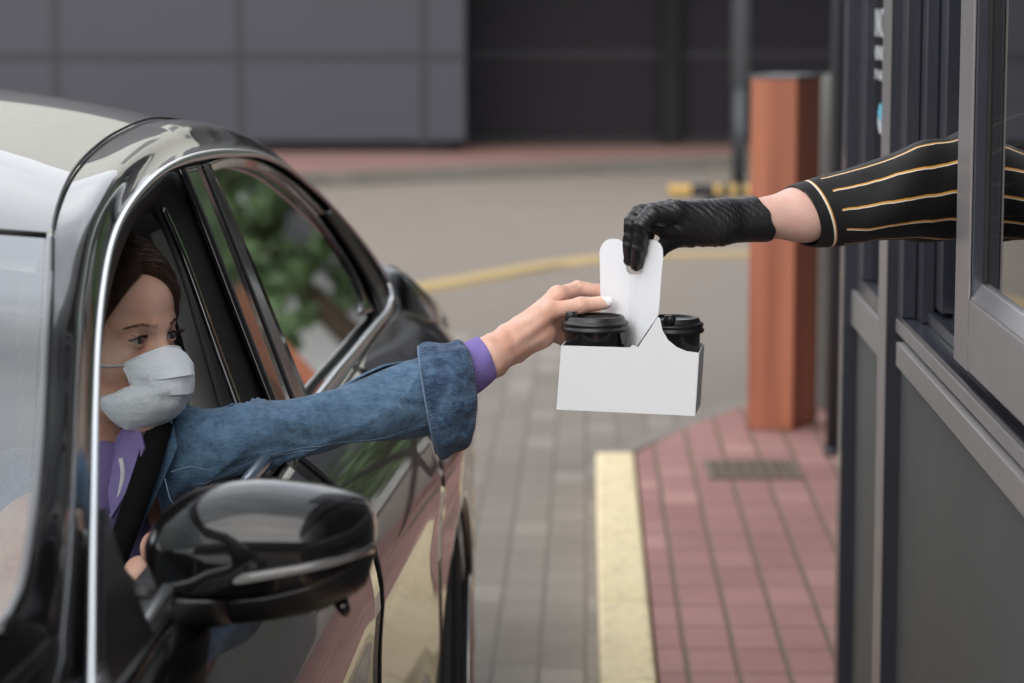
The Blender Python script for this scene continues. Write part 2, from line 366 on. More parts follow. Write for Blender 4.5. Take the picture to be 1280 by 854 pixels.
# ---------------------------------------------------------------- signed distance modelling for bodies
def sd_cap(p, a, b, ra, rb):
    a = np.asarray(a, float); b = np.asarray(b, float); ba = b - a
    h = np.clip(((p - a) @ ba) / (ba @ ba), 0, 1)
    return np.linalg.norm(p - a - h[..., None] * ba, axis=-1) - (ra + (rb - ra) * h)
def sd_ell(p, c, r, Rm=None):
    q = p - np.asarray(c, float)
    if Rm is not None: q = q @ Rm
    r = np.asarray(r, float); k0 = np.linalg.norm(q / r, axis=-1); k1 = np.linalg.norm(q / (r * r), axis=-1) + 1e-9
    return k0 * (k0 - 1) / k1
def smin(a, b, k):
    h = np.clip(.5 + .5 * (b - a) / k, 0, 1); return b + (a - b) * h - k * h * (1 - h)
def smax(a, b, k): return -smin(-a, -b, k)
def surface_nets(fn, lo, hi, h):
    lo = np.array(lo, float); hi = np.array(hi, float); K = 8
    nb_ = np.maximum(np.ceil((hi - lo) / h / K).astype(int), 1); n = nb_ * K
    bi = np.stack(np.meshgrid(*[np.arange(q) for q in nb_], indexing='ij'), -1).reshape(-1, 3)
    cen_ = lo + h * (bi * K + (K - 1) / 2); dc = np.concatenate([fn(q) for q in np.array_split(cen_, max(1, len(cen_) // 100000))])
    near = np.abs(dc) < h * K * 1.1 + .004
    Fv = np.empty((nb_[0], nb_[1], nb_[2], K, K, K), np.float32); Fv[:] = dc.reshape(*nb_)[..., None, None, None]
    off = np.stack(np.meshgrid(*[np.arange(K)] * 3, indexing='ij'), -1)
    ids = bi[near]
    for i in range(0, len(ids), 600):
        q = ids[i:i + 600]; Fv[q[:, 0], q[:, 1], q[:, 2]] = fn(lo + h * (q[:, None, None, None, :] * K + off))
    Fv = Fv.transpose(0, 3, 1, 4, 2, 5).reshape(*n)
    S = Fv < 0
    c8 = [(a_, b_, c_) for a_ in (0, 1) for b_ in (0, 1) for c_ in (0, 1)]; m_ = n - 1
    allin = np.ones(tuple(m_), bool); anyin = np.zeros(tuple(m_), bool)
    for a_, b_, c_ in c8:
        q = S[a_:a_ + m_[0], b_:b_ + m_[1], c_:c_ + m_[2]]; allin &= q; anyin |= q
    act = anyin & ~allin; cells = np.argwhere(act); idx = -np.ones(tuple(m_), np.int64); idx[act] = np.arange(len(cells))
    val = {c: Fv[cells[:, 0] + c[0], cells[:, 1] + c[1], cells[:, 2] + c[2]] for c in c8}
    acc = np.zeros((len(cells), 3)); cnt = np.zeros(len(cells))
    for c0_ in c8:
        for ax in range(3):
            if c0_[ax]: continue
            c1_ = list(c0_); c1_[ax] = 1; A = val[c0_]; B = val[tuple(c1_)]; cr_ = (A < 0) != (B < 0)
            t = np.where(cr_, A / np.where(cr_, A - B, 1), 0); cnt += cr_
            for q in range(3): acc[:, q] += np.where(cr_, t if q == ax else c0_[q], 0)
    V = lo + h * (cells + acc / cnt[:, None]); faces = []
    for axis in range(3):
        b, c = [q for q in range(3) if q != axis]
        sl0 = [slice(None)] * 3; sl1 = [slice(None)] * 3; sl0[axis] = slice(0, -1); sl1[axis] = slice(1, None)
        E = np.argwhere(S[tuple(sl0)] != S[tuple(sl1)])
        E = E[(E[:, b] > 0) & (E[:, c] > 0) & (E[:, b] < n[b] - 1) & (E[:, c] < n[c] - 1)]
        if len(E) == 0: continue
        neg = S[tuple(E.T)]
        def g(db, dc_):
            q = E.copy(); q[:, b] += db; q[:, c] += dc_; return idx[tuple(q.T)]
        Q = np.stack([g(-1, -1), g(0, -1), g(0, 0), g(-1, 0)], 1)
        flip = neg if axis != 1 else ~neg
        faces.append(np.where(flip[:, None], Q, Q[:, ::-1]))
    Fc = np.concatenate(faces); return V, Fc[(Fc >= 0).all(1)]
def mesh_sdf(name, fn, lo, hi, h, mat, parent=None, smooth_it=2):
    V, Fc = surface_nets(fn, lo, hi, h)
    return mk(name, V, Fc, mat, parent), V, Fc

# ================================================================ GROUND AND SETTING
def sheet(name, poly, z, mat):
    o = mk(name, [(x, y, z) for x, y in poly], [tuple(range(len(poly)))], mat, smooth=False, base=(0, 0, 0)); return tag(o, kind='structure')
tag(mk('ground', [(-600, -600, -.02), (600, -600, -.02), (600, 900, -.02), (-600, 900, -.02)], [(0, 1, 2, 3)], m_ground, smooth=False, base=(0, 0, 0)), kind='structure')
sheet('road', [(-30, -12), (40, -12), (40, 29), (-30, 29)], 0.0, m_asph)
sheet('paved_lane', [(-2.9, -8), (.75, -8), (.75, 10.2), (.5, 12.4), (-1.5, 13.6), (-2.9, 13.6)], .004, m_greypave)
# pavement beside the service window
def KX(x0, Y): return x0 + .0285 * Y
e1 = G(797, 565, .12); e2 = G(858, 534, .12); e3 = G(930, 506, .12); e4 = G(1010, 492, .12)
pav = [(KX(.162, -8), -8), (12, -8), (12, 10.4), (1.9, 10.35), (e4[0], e4[1]), (e3[0], e3[1]), (e2[0], e2[1]), (KX(.162, 8.66), 8.66)]
tag(MB().prism(pav, .0, .12).build('pavement', m_red, base=(0, 0, 0)), kind='structure')
# flush grey edging stones round the far end of the pavement
ed = [np.array((KX(.155, 8.68), 8.68)), e2[:2], e3[:2], e4[:2], np.array((1.9, 10.35)), np.array((12, 10.4))]
rows = []
for i, p in enumerate(ed):
    a = ed[min(i + 1, len(ed) - 1)] - ed[max(i - 1, 0)]; a = a / np.linalg.norm(a); nn = np.array((-a[1], a[0]))
    q0 = p + nn * .004; q1 = p + nn * .10
    rows.append([(q0[0], q0[1], 0), (q0[0], q0[1], .118), (q1[0], q1[1], .112), (q1[0], q1[1], 0)])
tag(loft('pavement_edging', rows, simple('worn_edging_stone', (.20, .18, .16), .9, vary=.3, vs=8), smooth=False), kind='structure')
# the yellow kerb, stone by stone inside one run
kb = MB(); y = -6.0
while y < 8.6:
    y1 = min(y + .78, 8.66)
    kb.wbox(.030, .156, y + .003, y1 - .003, 0.002, .124); y = y1
ko = kb.build('kerb', m_ykerb, base=(0, 0, 0)); bevel(ko, .012, 3); tag(ko, kind='structure')
# road marking: two yellow bands swinging across the road
def band(name, pts, w, z=.004):
    rows = []
    pts = [np.array(p) for p in pts]
    for i, p in enumerate(pts):
        a = pts[min(i + 1, len(pts) - 1)] - pts[max(i - 1, 0)]; a = a / np.linalg.norm(a); nn = np.array((-a[1], a[0]))
        rows.append([(*(p - nn * w / 2), z), (*(p + nn * w / 2), z)])
    return tag(loft(name, rows, m_yroad, smooth=False), kind='structure')
g = lambda x, y: G(x, y, .004)[:2]
band('road_marking', [g(380, 388), g(450, 374), g(535, 357), g(620, 342), g(700, 328), g(752, 321), g(830, 318), g(935, 316), g(1060, 316)], .26)
band('road_marking', [g(380, 395), g(450, 382), g(535, 364), g(620, 348), g(700, 333), g(780, 326), g(850, 324), g(935, 322), g(1060, 322)], .10)
# far pavement with its kerb
fk = [G(-400, 262), G(200, 243), G(410, 233), G(600, 224), G(760, 217), G(910, 211), G(1100, 207)]
fk = [(-30., 20.5)] + [(p[0], p[1]) for p in fk] + [(14., 27.)]
fp = MB().prism(fk + [(14., 40.), (-30., 40.)], 0.002, .12).build('far_pavement', m_farpave, base=(0, 0, 0)); tag(fp, kind='structure')
rows = []
for i, p in enumerate(fk):
    p = np.array(p); rows.append([(p[0], p[1] - .15, 0.002), (p[0], p[1] - .14, .125), (p[0], p[1] - .004, .128), (p[0], p[1] - .004, .003)])
tag(loft('far_kerb', rows, simple('old_kerb_concrete', (.13, .12, .105), .9, vary=.3, vs=3), smooth=False), kind='structure')

# drain grate let into the pavement
dg = empty('drain_grate', (.762, 8.31, .124), 'dark square cast iron drain grate let into the red paving', 'drain grate')
b = MB(); x0, x1, y0, y1 = .615, .905, 8.16, 8.46
b.box(x0, x1, y0, y0 + .02, .121, .130).box(x0, x1, y1 - .02, y1, .121, .130).box(x0, x0 + .02, y0 + .021, y1 - .021, .121, .130).box(x1 - .02, x1, y0 + .021, y1 - .021, .121, .130)
b.build('frame', m_iron, dg)
b = MB()
for i in range(5):
    ya = y0 + .040 + i * .050; b.box(x0 + .022, x1 - .022, ya, ya + .020, .1215, .128)
for i in range(6):
    xa = x0 + .045 + i * .040; b.box(xa, xa + .007, y0 + .022, y1 - .022, .1212, .1275)
b.build('grille', m_iron, dg)
mk('shaft', [(x0 + .02, y0 + .02, .1205), (x1 - .02, y0 + .02, .1205), (x1 - .02, y1 - .02, .1205), (x0 + .02, y1 - .02, .1205)], [(0, 1, 2, 3)], m_black, dg, False)  # flat black sheet standing in for the dark depth under the grate

# timber post beyond the window
A = np.array((.815, 9.14)); u = np.array((.155, -.045)); v = np.array((.112, .24))
wp = empty('wooden_post', (A[0] + .12, A[1] + .1, .12), 'thick orange stained timber post standing on the red paving', 'post')
pl = [A, A + u, A + u + v, A + v]
o = MB().prism([tuple(p) for p in pl], .121, 1.335).build('post_body', m_wood, wp); bevel(o, .006, 2)
c0 = sum(pl) / 4; o = MB().prism([tuple(c0 + (p - c0) * 1.03) for p in pl], 1.3355, 1.345).build('metal_cap', m_gpole, wp)
o = MB().box(1.115, 1.175, 9.62, 9.68, .12, 1.335).build('short_post', simple('pale_concrete', (.22, .23, .22), .85, vary=.15), base=(1.145, 9.65, .12))
tag(o, 'slim pale grey concrete post just behind the timber post', 'post'); bevel(o, .004)
bp = empty('steel_pole', (1.050, 8.62, .12), 'thin tall dark steel pole beside the corner of the service building', 'pole')
b = MB(); b.tube([(1.050, 8.62, .121), (1.050, 8.62, 3.5)], .0225, 20); b.build('shaft', m_pole, bp, True)
b = MB(); b.tube([(1.050, 8.62, .1215), (1.050, 8.62, .145)], .03, 20); b.build('base_collar', m_pole, bp, True)
gp = empty('downpipe', (1.96, 23.0, 0), 'tall grey round pole beyond the road in front of the dark recess', 'pole')
b = MB(); b.tube([(1.96, 23.0, 0.001), (1.96, 23.0, .88)], .062, 20); b.build('lower_shaft', m_pole, gp, True)
b = MB(); b.tube([(1.96, 23.0, .881), (1.96, 23.0, 6.5)], .072, 20); b.build('shaft', m_gpole, gp, True)
# yellow and black striped parking barrier lying by the far kerb
pb = empty('parking_barrier', (1.55, 20.4, 0), 'low yellow and black striped parking barrier on the road beyond the gloved hand', 'barrier')
pz = 1.6 - 237 / F * 20.4
for i in range(11):
    xa = 1.20 + i * .058; bb = MB(); bb.tube([(xa, 20.4, pz), (xa + .057, 20.4, pz)], .05, 14)
    bb.build('stripe', m_hazard_y if i not in (4,) and i % 2 == 0 or i in (1, 6, 8) else m_plinth, pb, True)
bb = MB(); bb.box(1.48, 1.6, 20.34, 20.46, .001, pz - .03); bevel(bb.build('foot', m_pole, pb), .01)

# ---------------------------------------------------------------- dark clad building across the road
fb = empty('clad_building', (0, 27, .12), 'low building across the road with large dark grey cladding panels and a darker recess', 'building')
WX = P(581, 100, 26)[0]
b = MB(); b.box(-26, WX, 26, 34, .24, 4.9).box(WX + .001, 3.45, 27.5, 34, .20, 4.9); o = b.build('wall', m_clad, fb)
# recess sheets carry its shade in their darker colour
MB().box(WX + .004, 3.42, 27.46, 27.499, .21, 4.2).build('recess_wall', m_clad_shade, fb)
b = MB(); b.box(-26, WX - .15, 26.12, 34, .121, .239).box(WX - .14, 3.44, 27.4, 34, .121, .199); b.build('plinth', m_plinth, fb)
b = MB()
for px in (-160, 70, 300, 530):
    X = P(px, 100, 26)[0]; b.box(X - .035, X + .035, 25.994, 25.999, .2, 4.6)
for z in (P(300, 70, 26)[2], P(300, 70, 26)[2] + .95, P(300, 70, 26)[2] + 1.9, P(300, 70, 26)[2] + 2.85): b.box(-26, WX - .001, 25.988, 25.993, z - .03, z + .03)
b.build('seam', m_seam, fb)
b = MB(); z = P(700, 68, 27.5)[2]; b.box(WX + .01, 3.42, 27.452, 27.459, z - .02, z + .02); b.build('seam', m_seam, fb)
X = P(838, 100, 27.4)[0]; MB().box(X - .09, X + .09, 27.28, 27.45, .121, 4.2).build('downpipe', m_black, fb)
MB().box(WX + .002, 3.6, 25.2, 27.45, 3.3, 3.7).build('shade_slab', m_clad, fb)  # unseen overhang added to darken the recess
b = MB(); b.box(-26, 3.4, 27, 34, 4.901, 7.6); b.build('unseen_upper_storey', m_cream, fb)
for i in range(3):
    x = -20 + i * 9.0; f_ = MB().box(x, x + 1.5, 26.96, 26.999, 5.6, 6.9).build('window', m_frame, fb)
    mk('pane', [(x + .08, 26.955, 5.68), (x + 1.42, 26.955, 5.68), (x + 1.42, 26.955, 6.82), (x + .08, 26.955, 6.82)], [(0, 1, 2, 3)], m_gloss, f_, False)
ob = empty('dark_reflection_block', (12, 46, 0), 'tall dark block added behind the pale house for dark reflections in the car', 'building')  # unseen block, added so the car's side frame reflects dark
MB().box(3.6, 30, 42, 50, 0, 13).build('wall', m_clad, ob)
for i in range(5): MB().box(5 + i * 4.6, 7.4 + i * 4.6, 41.9, 41.99, 8, 10).build('window', m_gloss, ob)
ob = empty('rear_reflection_block', (0, -20, 0), 'long dark block added behind the camera to darken reflections in the car', 'building')  # unseen block, added to darken what the front pillar mirrors
MB().box(-26, 26, -30, -20, 0, 5.0).build('wall', m_clad, ob)
for i in range(6): MB().box(-20 + i * 7, -17.4 + i * 7, -19.99, -19.92, 1.6, 3.4).build('window', m_gloss, ob)
# pale house and trees away to the right, seen only as reflections
ph = empty('pale_house', (9, 34, 0), 'plain pale house behind the trees to the right', 'house')
MB().box(4.6, 13, 30, 38, 0, 3.4).build('wall', simple('pale_render', (.82, .86, .86), .85), ph)
for xx in (5.4, 8.2, 11.0): mk('window', [(xx, 29.98, 1.1), (xx + 1.1, 29.98, 1.1), (xx + 1.1, 29.98, 2.4), (xx, 29.98, 2.4)], [(0, 1, 2, 3)], m_gloss, ph, False)
b = MB(); b.add([(4.3, 29.7, 3.4), (13.3, 29.7, 3.4), (13.3, 38.3, 3.4), (4.3, 38.3, 3.4), (6, 34, 5), (11.5, 34, 5)], [(0, 1, 5, 4), (1, 2, 5), (2, 3, 4, 5), (3, 0, 4)]); b.build('roof', m_clad, ph)
random.seed(4)
def tree(x, y, h, rad, lab):
    t = empty('broadleaf_tree', (x, y, 0), lab, 'tree', 'trees away to the right of the road')
    b = MB(); b.tube([(x, y, -.02), (x + .05, y, h * .3), (x, y + .1, h * .6), (x + .1, y, h * .85)], [.17, .13, .09, .03], 10)
    for k in range(6):
        a = random.random() * 6.28; z = h * (.35 + .07 * k); b.tube([(x, y, z), (x + math.cos(a) * rad * .7, y + math.sin(a) * rad * .7, z + rad * .6)], [.06, .02], 7)
    b.build('trunk', m_bark, t, True)
    v = []; f = []
    for k in range(70):
        while 1:
            c = np.array([random.uniform(-1, 1) for _ in range(3)])
            if np.linalg.norm(c) < 1: break
        c = np.array((x, y, h * .58)) + c * np.array((rad, rad, h * .44)); rr = random.uniform(.25, .5) * rad * .6
        for q in range(60):
            d = np.array([random.gauss(0, 1) for _ in range(3)]); d /= np.linalg.norm(d); p = c + d * rr * random.uniform(.5, 1)
            a1 = np.array([random.gauss(0, 1) for _ in range(3)]); a1 /= np.linalg.norm(a1); a2 = np.cross(a1, d); s = .09
            n0 = len(v); v += [p - a1 * s, p + a2 * s * .6, p + a1 * s, p - a2 * s * .6]; f.append((n0, n0 + 1, n0 + 2, n0 + 3))
    mk('crown', v, f, m_leaf, t, False)
tree(5.3, 25.5, 4.4, 1.25, 'broad leafy tree nearest the road, beyond the service building')
tree(7.6, 27.5, 5.6, 1.8, 'taller leafy tree beside the pale house')
tree(4.5, 28.4, 4.2, .8, 'slim leafy tree at the near corner of the pale house')
tree(4.6, 23.5, 3.3, 1.0, 'smallest leafy tree of the three beyond the service building')

# ================================================================ SERVICE BUILDING WITH THE SLIDING WINDOW
sb = empty('service_building', Wp(.9, 2.5, .12), 'grey aluminium and panel clad service booth with an open sliding window', 'building')
def wb(name, mat, *boxes, parent=None, bev=.0015):
    b = MB()
    for q in boxes: b.wbox(*q)
    o = b.build(name, mat, parent or sb)
    if bev: bevel(o, bev, 2)
    return o
wb('corner_post', m_frame, (.476, .60, 4.92, 5.0, .121, 2.7))
wb('mullion', m_frame, (.4785, .60, 4.225, 4.325, .121, 2.7))
wb('mullion_lit_face', m_framelt, (.4755, .478, 4.222, 4.327, .122, 2.7), bev=0)  # lighter metal puts the light on this face into its colour
wb('lower_panel', m_panel, (.502, .52, 4.326, 4.919, .121, 1.0))
wb('lower_panel', m_panel, (.502, .52, -3.0, 4.224, .121, 1.034))
lr = wb('transom', m_framelt, (.490, .56, 4.326, 4.919, 1.002, 1.066))
wb('glazing_bead', m_frame, (.497, .53, 4.40, 4.919, 1.068, 1.095), parent=lr)
wb('casing', m_frame, (.497, .56, 4.79, 4.919, 1.096, 2.7), (.503, .56, 4.326, 4.40, 1.068, 2.7))
mkp = lambda n, x0, ya, yb, za, zb, m, par: mk(n, [Wp(x0, ya, za), Wp(x0, yb, za), Wp(x0, yb, zb), Wp(x0, ya, zb)], [(0, 1, 2, 3)], m, par, False)
mkp('fixed_pane', .514, 4.39, 4.80, 1.09, 2.6, m_win, sb)
sl = wb('sill_rail', m_framelt, (.480, .51, -3.0, 4.105, 1.036, 1.073))
wb('sill_step', m_framelt, (.4895, .52, -3.0, 4.20, 1.0775, 1.098))
wb('sill_gap', m_plinth, (.492, .515, -3.0, 4.2, 1.0735, 1.077), bev=0)
wb('sill_ledge', m_frame, (.4905, .60, -3.0, 4.22, 1.0985, 1.106))
wb('sill_track', m_frame, (.522, .552, -3.0, 4.1, 1.1065, 1.124), (.556, .62, -3.0, 4.1, 1.1065, 1.130))
wb('track_strip', m_alu, (.5525, .5555, -3.0, 4.0, 1.1065, 1.136), bev=0)
wb('jamb', m_frame, (.491, .512, 4.125, 4.221, 1.107, 2.7), (.513, .532, 4.06, 4.221, 1.107, 2.7), (.533, .556, 3.98, 4.221, 1.131, 2.7))
# sliding sash
sash = wb('sliding_sash', m_frame, (.487, .505, 3.365, 3.485, 1.13, 2.45), bev=.003)
wb('stile_lit_face', m_framelt, (.4835, .4868, 3.3655, 3.4845, 1.1305, 2.45), parent=sash, bev=.001)  # light falling on the stile's outer side, put in as lighter metal
wb('bottom_rail', m_framelt, (.4845, .515, -2.5, 3.364, 1.1305, 1.222), parent=sash, bev=.003)
b = MB(); b.hexa([Wp(.4855, -2.5, 1.2225), Wp(.515, -2.5, 1.2225), Wp(.515, 3.364, 1.2225), Wp(.4855, 3.364, 1.2225), Wp(.500, -2.5, 1.243), Wp(.515, -2.5, 1.243), Wp(.515, 3.364, 1.243), Wp(.500, 3.364, 1.243)])
bevel(b.build('glazing_bead', m_alu, sash), .002)
wb('seal', m_rubber, (.502, .508, 3.352, 3.3645, 1.244, 2.45), parent=sash, bev=0)
mkp('pane', .505, -2.5, 3.36, 1.235, 2.45, m_win, sash)
wb('head', m_frame, (.482, .60, -3.0, 5.0, 2.701, 2.82))
wb('fascia', m_panel, (.46, .56, -3.1, 5.2, 2.821, 3.6))
wb('roof', m_panel, (.40, 4.0, -3.2, 5.3, 3.601, 3.7))
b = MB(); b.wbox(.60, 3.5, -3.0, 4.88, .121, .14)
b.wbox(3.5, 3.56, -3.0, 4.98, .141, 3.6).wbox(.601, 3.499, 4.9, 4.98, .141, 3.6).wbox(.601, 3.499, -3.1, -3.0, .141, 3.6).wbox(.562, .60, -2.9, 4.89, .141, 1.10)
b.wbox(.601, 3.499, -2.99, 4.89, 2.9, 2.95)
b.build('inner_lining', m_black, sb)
wb('outer_wall', m_panel, (.53, 3.6, 5.001, 5.20, .121, 3.6))
wb('added_shade_wing', m_panel, (2.2, 5.5, 5.31, 12.0, .121, 3.5))  # unseen volume added to shade the timber post's right side
wb('unseen_upper_storey', m_panel, (.78, 5.6, 5.32, 12.1, 3.501, 8.5))  # unseen block added to cut sky from the car pillar's reflection
# lettering on the fixed pane, read from the lane
def wtext(txt, px0, px1, py0, py1, mat):
    cu = bpy.data.curves.new('lettering', 'FONT'); cu.body = txt; cu.size = 1; cu.extrude = .002
    to = bpy.data.objects.new('tmp', cu); col.objects.link(to)
    dg_ = bpy.context.evaluated_depsgraph_get(); me = bpy.data.meshes.new_from_object(to.evaluated_get(dg_))
    bpy.data.objects.remove(to)
    v = np.array([q.co[:] for q in me.vertices]); fs = [tuple(p.vertices) for p in me.polygons]
    lo, hi = v.min(0), v.max(0); x0 = .5125
    def yz(px, py):
        d = ray(px, py); t = x0 / (d[0] - .0285 * d[1]); return t * d[1], CH + t * d[2]
    ya, za = yz(px0, py0); yb, _ = yz(px1, py0); _, zb = yz((px0 + px1) / 2, py1); _, za = yz((px0 + px1) / 2, py0)
    a = (v - lo) / (hi - lo)
    V = [Wp(x0 - .001 * q[2], ya + (yb - ya) * q[0], zb + (za - zb) * q[1]) for q in a]
    return mk('lettering', V, fs, mat, sb, False)
wtext('INNOVO', 1090, 1116, 11, 47, m_white)
wtext('HINNO', 1092, 1113, 58, 76, m_white)
wtext('INHI', 1092, 1112, 88, 101, m_white)
def drop(px, py, hw, hh, mat, z0):
    pts = []
    for k in range(24):
        t = 2 * math.pi * k / 24; pts.append((px + hw * math.sin(t) * (1 if math.cos(t) < 0 else .75), py - hh * math.cos(t)))
    V = []
    for q in pts:
        d = ray(*q); t = (.5125 - z0) / (d[0] - .0285 * d[1]); V.append(O + d * t)
    return mk('emblem', V, [tuple(range(24))], mat, sb, False)
drop(1101, 149, 4, 19, m_white, 0.0); drop(1100.5, 140, 3.2, 11, m_teal, .001)

# ================================================================ THE CAR
car = empty('car', (-1.1, 3.6, 0), 'glossy black car with its front side window down and chrome window trim', 'car')
def xb(Y):
    x = -.442 + .04 * Y
    if Y > 5.2: x -= .10 * (Y - 5.2) ** 2
    if Y < 2.0: x -= .06 * (2.0 - Y) ** 2
    return x
def xc(Y): return -.442 + .04 * Y - .80
def mir(p): return np.array((2 * (xc(p[1])) - p[0] , p[1], p[2]))
def bulge(Y): return float(np.interp(Y, [1, 3.4, 4.2, 4.7, 5.2, 6.2], [.105, .112, .135, .158, .155, .11]))
def zb_(Y): return float(np.interp(Y, [.9, 1.6, 2.2, 5.2, 5.8, 6.2], [.80, .90, .985, .992, .955, .90]))
WC = (4.76, .325); WR = .375
PROF = [(0, 0), (.006, .07), (.018, .20), (.04, .42), (.07, .66), (.11, .86), (.16, .97), (.19, 1.0), (.21, .985), (.26, .955), (.34, .95), (.44, .965), (.54, .955), (.60, .93), (.66, .97), (.71, .93), (.75, .75)]
def side_rows(Ya, Yb, n, zlow=None):
    rows = []
    for i in range(n + 1):
        Y = Ya + (Yb - Ya) * i / n; z0 = zb_(Y); zl = .24
        d = abs(Y - WC[0])
        if d < WR: zl = max(zl, WC[1] + math.sqrt(WR * WR - d * d))
        B = bulge(Y); row = []
        zs = np.linspace(0, 1, 30)
        for s in zs:
            dz = (s ** 1.25) * (z0 - zl); k = float(np.interp(dz, [q[0] for q in PROF], [q[1] for q in PROF]))
            if d < WR + .12 and Y > WC[0] - WR - .12:
                pass
            row.append((xb(Y) + B * k, Y, z0 - dz))
        rows.append(row)
    return rows
def sidepart(name, Ya, Yb, n):
    r = side_rows(Ya, Yb, n); o = loft(name, r, m_paint, car); solid(o, .012, 1); fixn(o); return o
sd_f = sidepart('front_door', 2.10, 3.4985, 24)
sd_r = sidepart('rear_door', 3.5015, WC[0] - WR - .006, 18)
arch_n = 46
ys = [WC[0] - WR - .0005 + 0]
rows = []
for t in np.linspace(0, math.pi, arch_n): rows += side_rows(WC[0] - WR * math.cos(t) * .9999, WC[0] - WR * math.cos(t) * .9999 + 1e-9, 1)[:1]
rows += side_rows(WC[0] + WR + .001, 6.2, 22)
o = loft('rear_fender', rows, m_paint, car); solid(o, .012, 1)
front_wing = sidepart('front_wing', .9, 2.094, 16)
# far side body
for nm, a, b_ in (('far_side_body', .9, WC[0] - WR - .01),):
    r = side_rows(a, b_, 20); r = [[mir(p) for p in q] for q in r]; loft(nm, r, m_paint, car)
r = side_rows(WC[0] + WR + .01, 6.2, 12); loft('far_side_body', [[mir(p) for p in q] for q in r], m_paint, car)
# door handle on the rear door
def handle(Y0, nm='door_handle'):
    par = sd_r if Y0 > 3.5 else sd_f
    rows = []
    for i in range(13):
        t = i / 12; Y = Y0 + .20 * t; out = .018 * math.sin(math.pi * t) ** .35 if 0 < t < 1 else 0
        cx = xb(Y) + bulge(Y) * .90 + .006 + out; cz = .83
        rows.append([(cx + .006 * math.cos(a), Y, cz + .013 * math.sin(a)) for a in [2 * math.pi * k / 12 for k in range(12)]])
    return loft(nm, rows, m_paint, par, closed=True, caps=True)
# arch lip
b = MB(); pts = []
for t in np.linspace(-.05, math.pi + .05, 40):
    Y = WC[0] - (WR - .004) * math.cos(t); z = WC[1] + (WR - .004) * math.sin(t); pts.append((xb(Y) + bulge(Y) * float(np.interp(zb_(Y) - z, [q[0] for q in PROF], [q[1] for q in PROF])) + .001, Y, z))
b.tube(pts, .006, 8); b.build('wheel_arch_lip', m_paint, car, True)
# arch liner
rows = []
for t in np.linspace(0, math.pi, 24):
    Y = WC[0] - (WR + .01) * math.cos(t); z = WC[1] + (WR + .01) * math.sin(t); rows.append([(xb(4.7) + .150, Y, z), (xb(4.7) - .25, Y, z)])
loft('wheel_arch_liner', rows, m_rubber, car)
# rear wheel
wx = xb(4.76) + .160
wh = MB(); wh.lathe([(.205, -.20), (.29, -.205), (.318, -.18), (.322, -.10), (.318, -.03), (.30, -.006), (.26, .0), (.232, -.006), (.225, -.02)], (wx, WC[0], WC[1]), 64, 'x')
wheel = wh.build('rear_wheel', m_tyre, car, True)
rm = MB(); rm.lathe([(.226, -.19), (.215, -.12), (.212, -.04), (.222, -.022), (.231, -.014), (.234, -.010), (.226, -.008), (.218, -.016), (.205, -.05), (.205, -.19)], (wx + .026, WC[0], WC[1]), 64, 'x')
rm.lathe([(.0, -.016), (.03, -.016), (.04, -.022), (.045, -.05)], (wx + .026, WC[0], WC[1]), 24, 'x')
for k in range(5):
    for dd in (-.13, .13):
        a = 2 * math.pi * k / 5 + .3; a2 = a + dd
        p0 = np.array((wx - .004, WC[0] + .035 * math.cos(a), WC[1] + .035 * math.sin(a))); p1 = np.array((wx + .010, WC[0] + .215 * math.cos(a2), WC[1] + .215 * math.sin(a2)))
        tdir = np.array((0, -math.sin(a), math.cos(a))); n_ = np.array((-.02, 0, 0))
        rm.hexa([p0 - tdir * .018, p0 + tdir * .018, p0 + tdir * .014 + n_, p0 - tdir * .014 + n_, p1 - tdir * .015, p1 + tdir * .015, p1 + tdir * .012 + n_, p1 - tdir * .012 + n_])
rm.build('rim', m_rim, wheel, True)
fixn(wheel)
bd = MB(); bd.lathe([(.03, -.10), (.15, -.10), (.15, -.12)], (wx, WC[0], WC[1]), 40, 'x'); bd.build('brake_disc', m_iron, wheel, True)
# other wheels (out of frame, plain but real)
for (X, Y) in ((xb(1.75) + .05, 1.95 - .02), (mir((wx, 4.76, 0))[0], 4.76)):
    w = MB(); w.lathe([(.0, -.10), (.2, -.19), (.30, -.20), (.322, -.10), (.30, -.0), (.2, -.02), (.0, -.05)], (X - (0 if X > -1 else -.2), Y, .325), 40, 'x'); w.build('wheel', m_tyre, car, True)

# window outline (photo trace on the window plane)
DLO = [(111, 900), (112, 854), (113, 780), (114, 700), (116, 600), (118, 500), (121, 425), (127, 362), (137, 307), (152, 268), (175, 235), (205, 208), (240, 192), (280, 186), (320, 190), (355, 205), (390, 233), (420, 263), (450, 298), (472, 328), (487, 355), (492, 378), (487, 395), (470, 416), (445, 448), (425, 472), (400, 505), (360, 553), (330, 590), (270, 665), (182, 800), (125, 868), (112, 900)]
NT = 22   # index where the top run ends (rear corner)
top_p = DLO[:22]; bot_p = DLO[21:]
def Dp(i, off=0): return PL(*DLO[i], off)
def curve_px(pts, off, m): return cr_interp([PL(x, y, off) for x, y in pts], m)
def ribbon(name, path, widths, thick, mat, parent, inward_ref, off_n=None):
    """flat strip lying in the window plane, its outer edge on the path"""
    N = np.array((1, -.04, .4)); N /= np.linalg.norm(N); rows = []
    path = [np.array(p) for p in path]; m = len(path)
    for i, p in enumerate(path):
        a = path[min(i + 1, m - 1)] - path[max(i - 1, 0)]; a /= np.linalg.norm(a); s = np.cross(N, a)
        if s @ (inward_ref - p) < 0: s = -s
        w = widths(i / (m - 1)); q = p + s * w
        rows.append([p - N * thick, p, p + N * thick * .75 + s * w * .12, p + N * thick + s * w * .35, p + N * thick + s * w * .65, p + N * thick * .75 + s * w * .88, q, q - N * thick])
    return loft(name, rows, mat, parent, closed=True, caps=True)
cen = PL(290, 400)
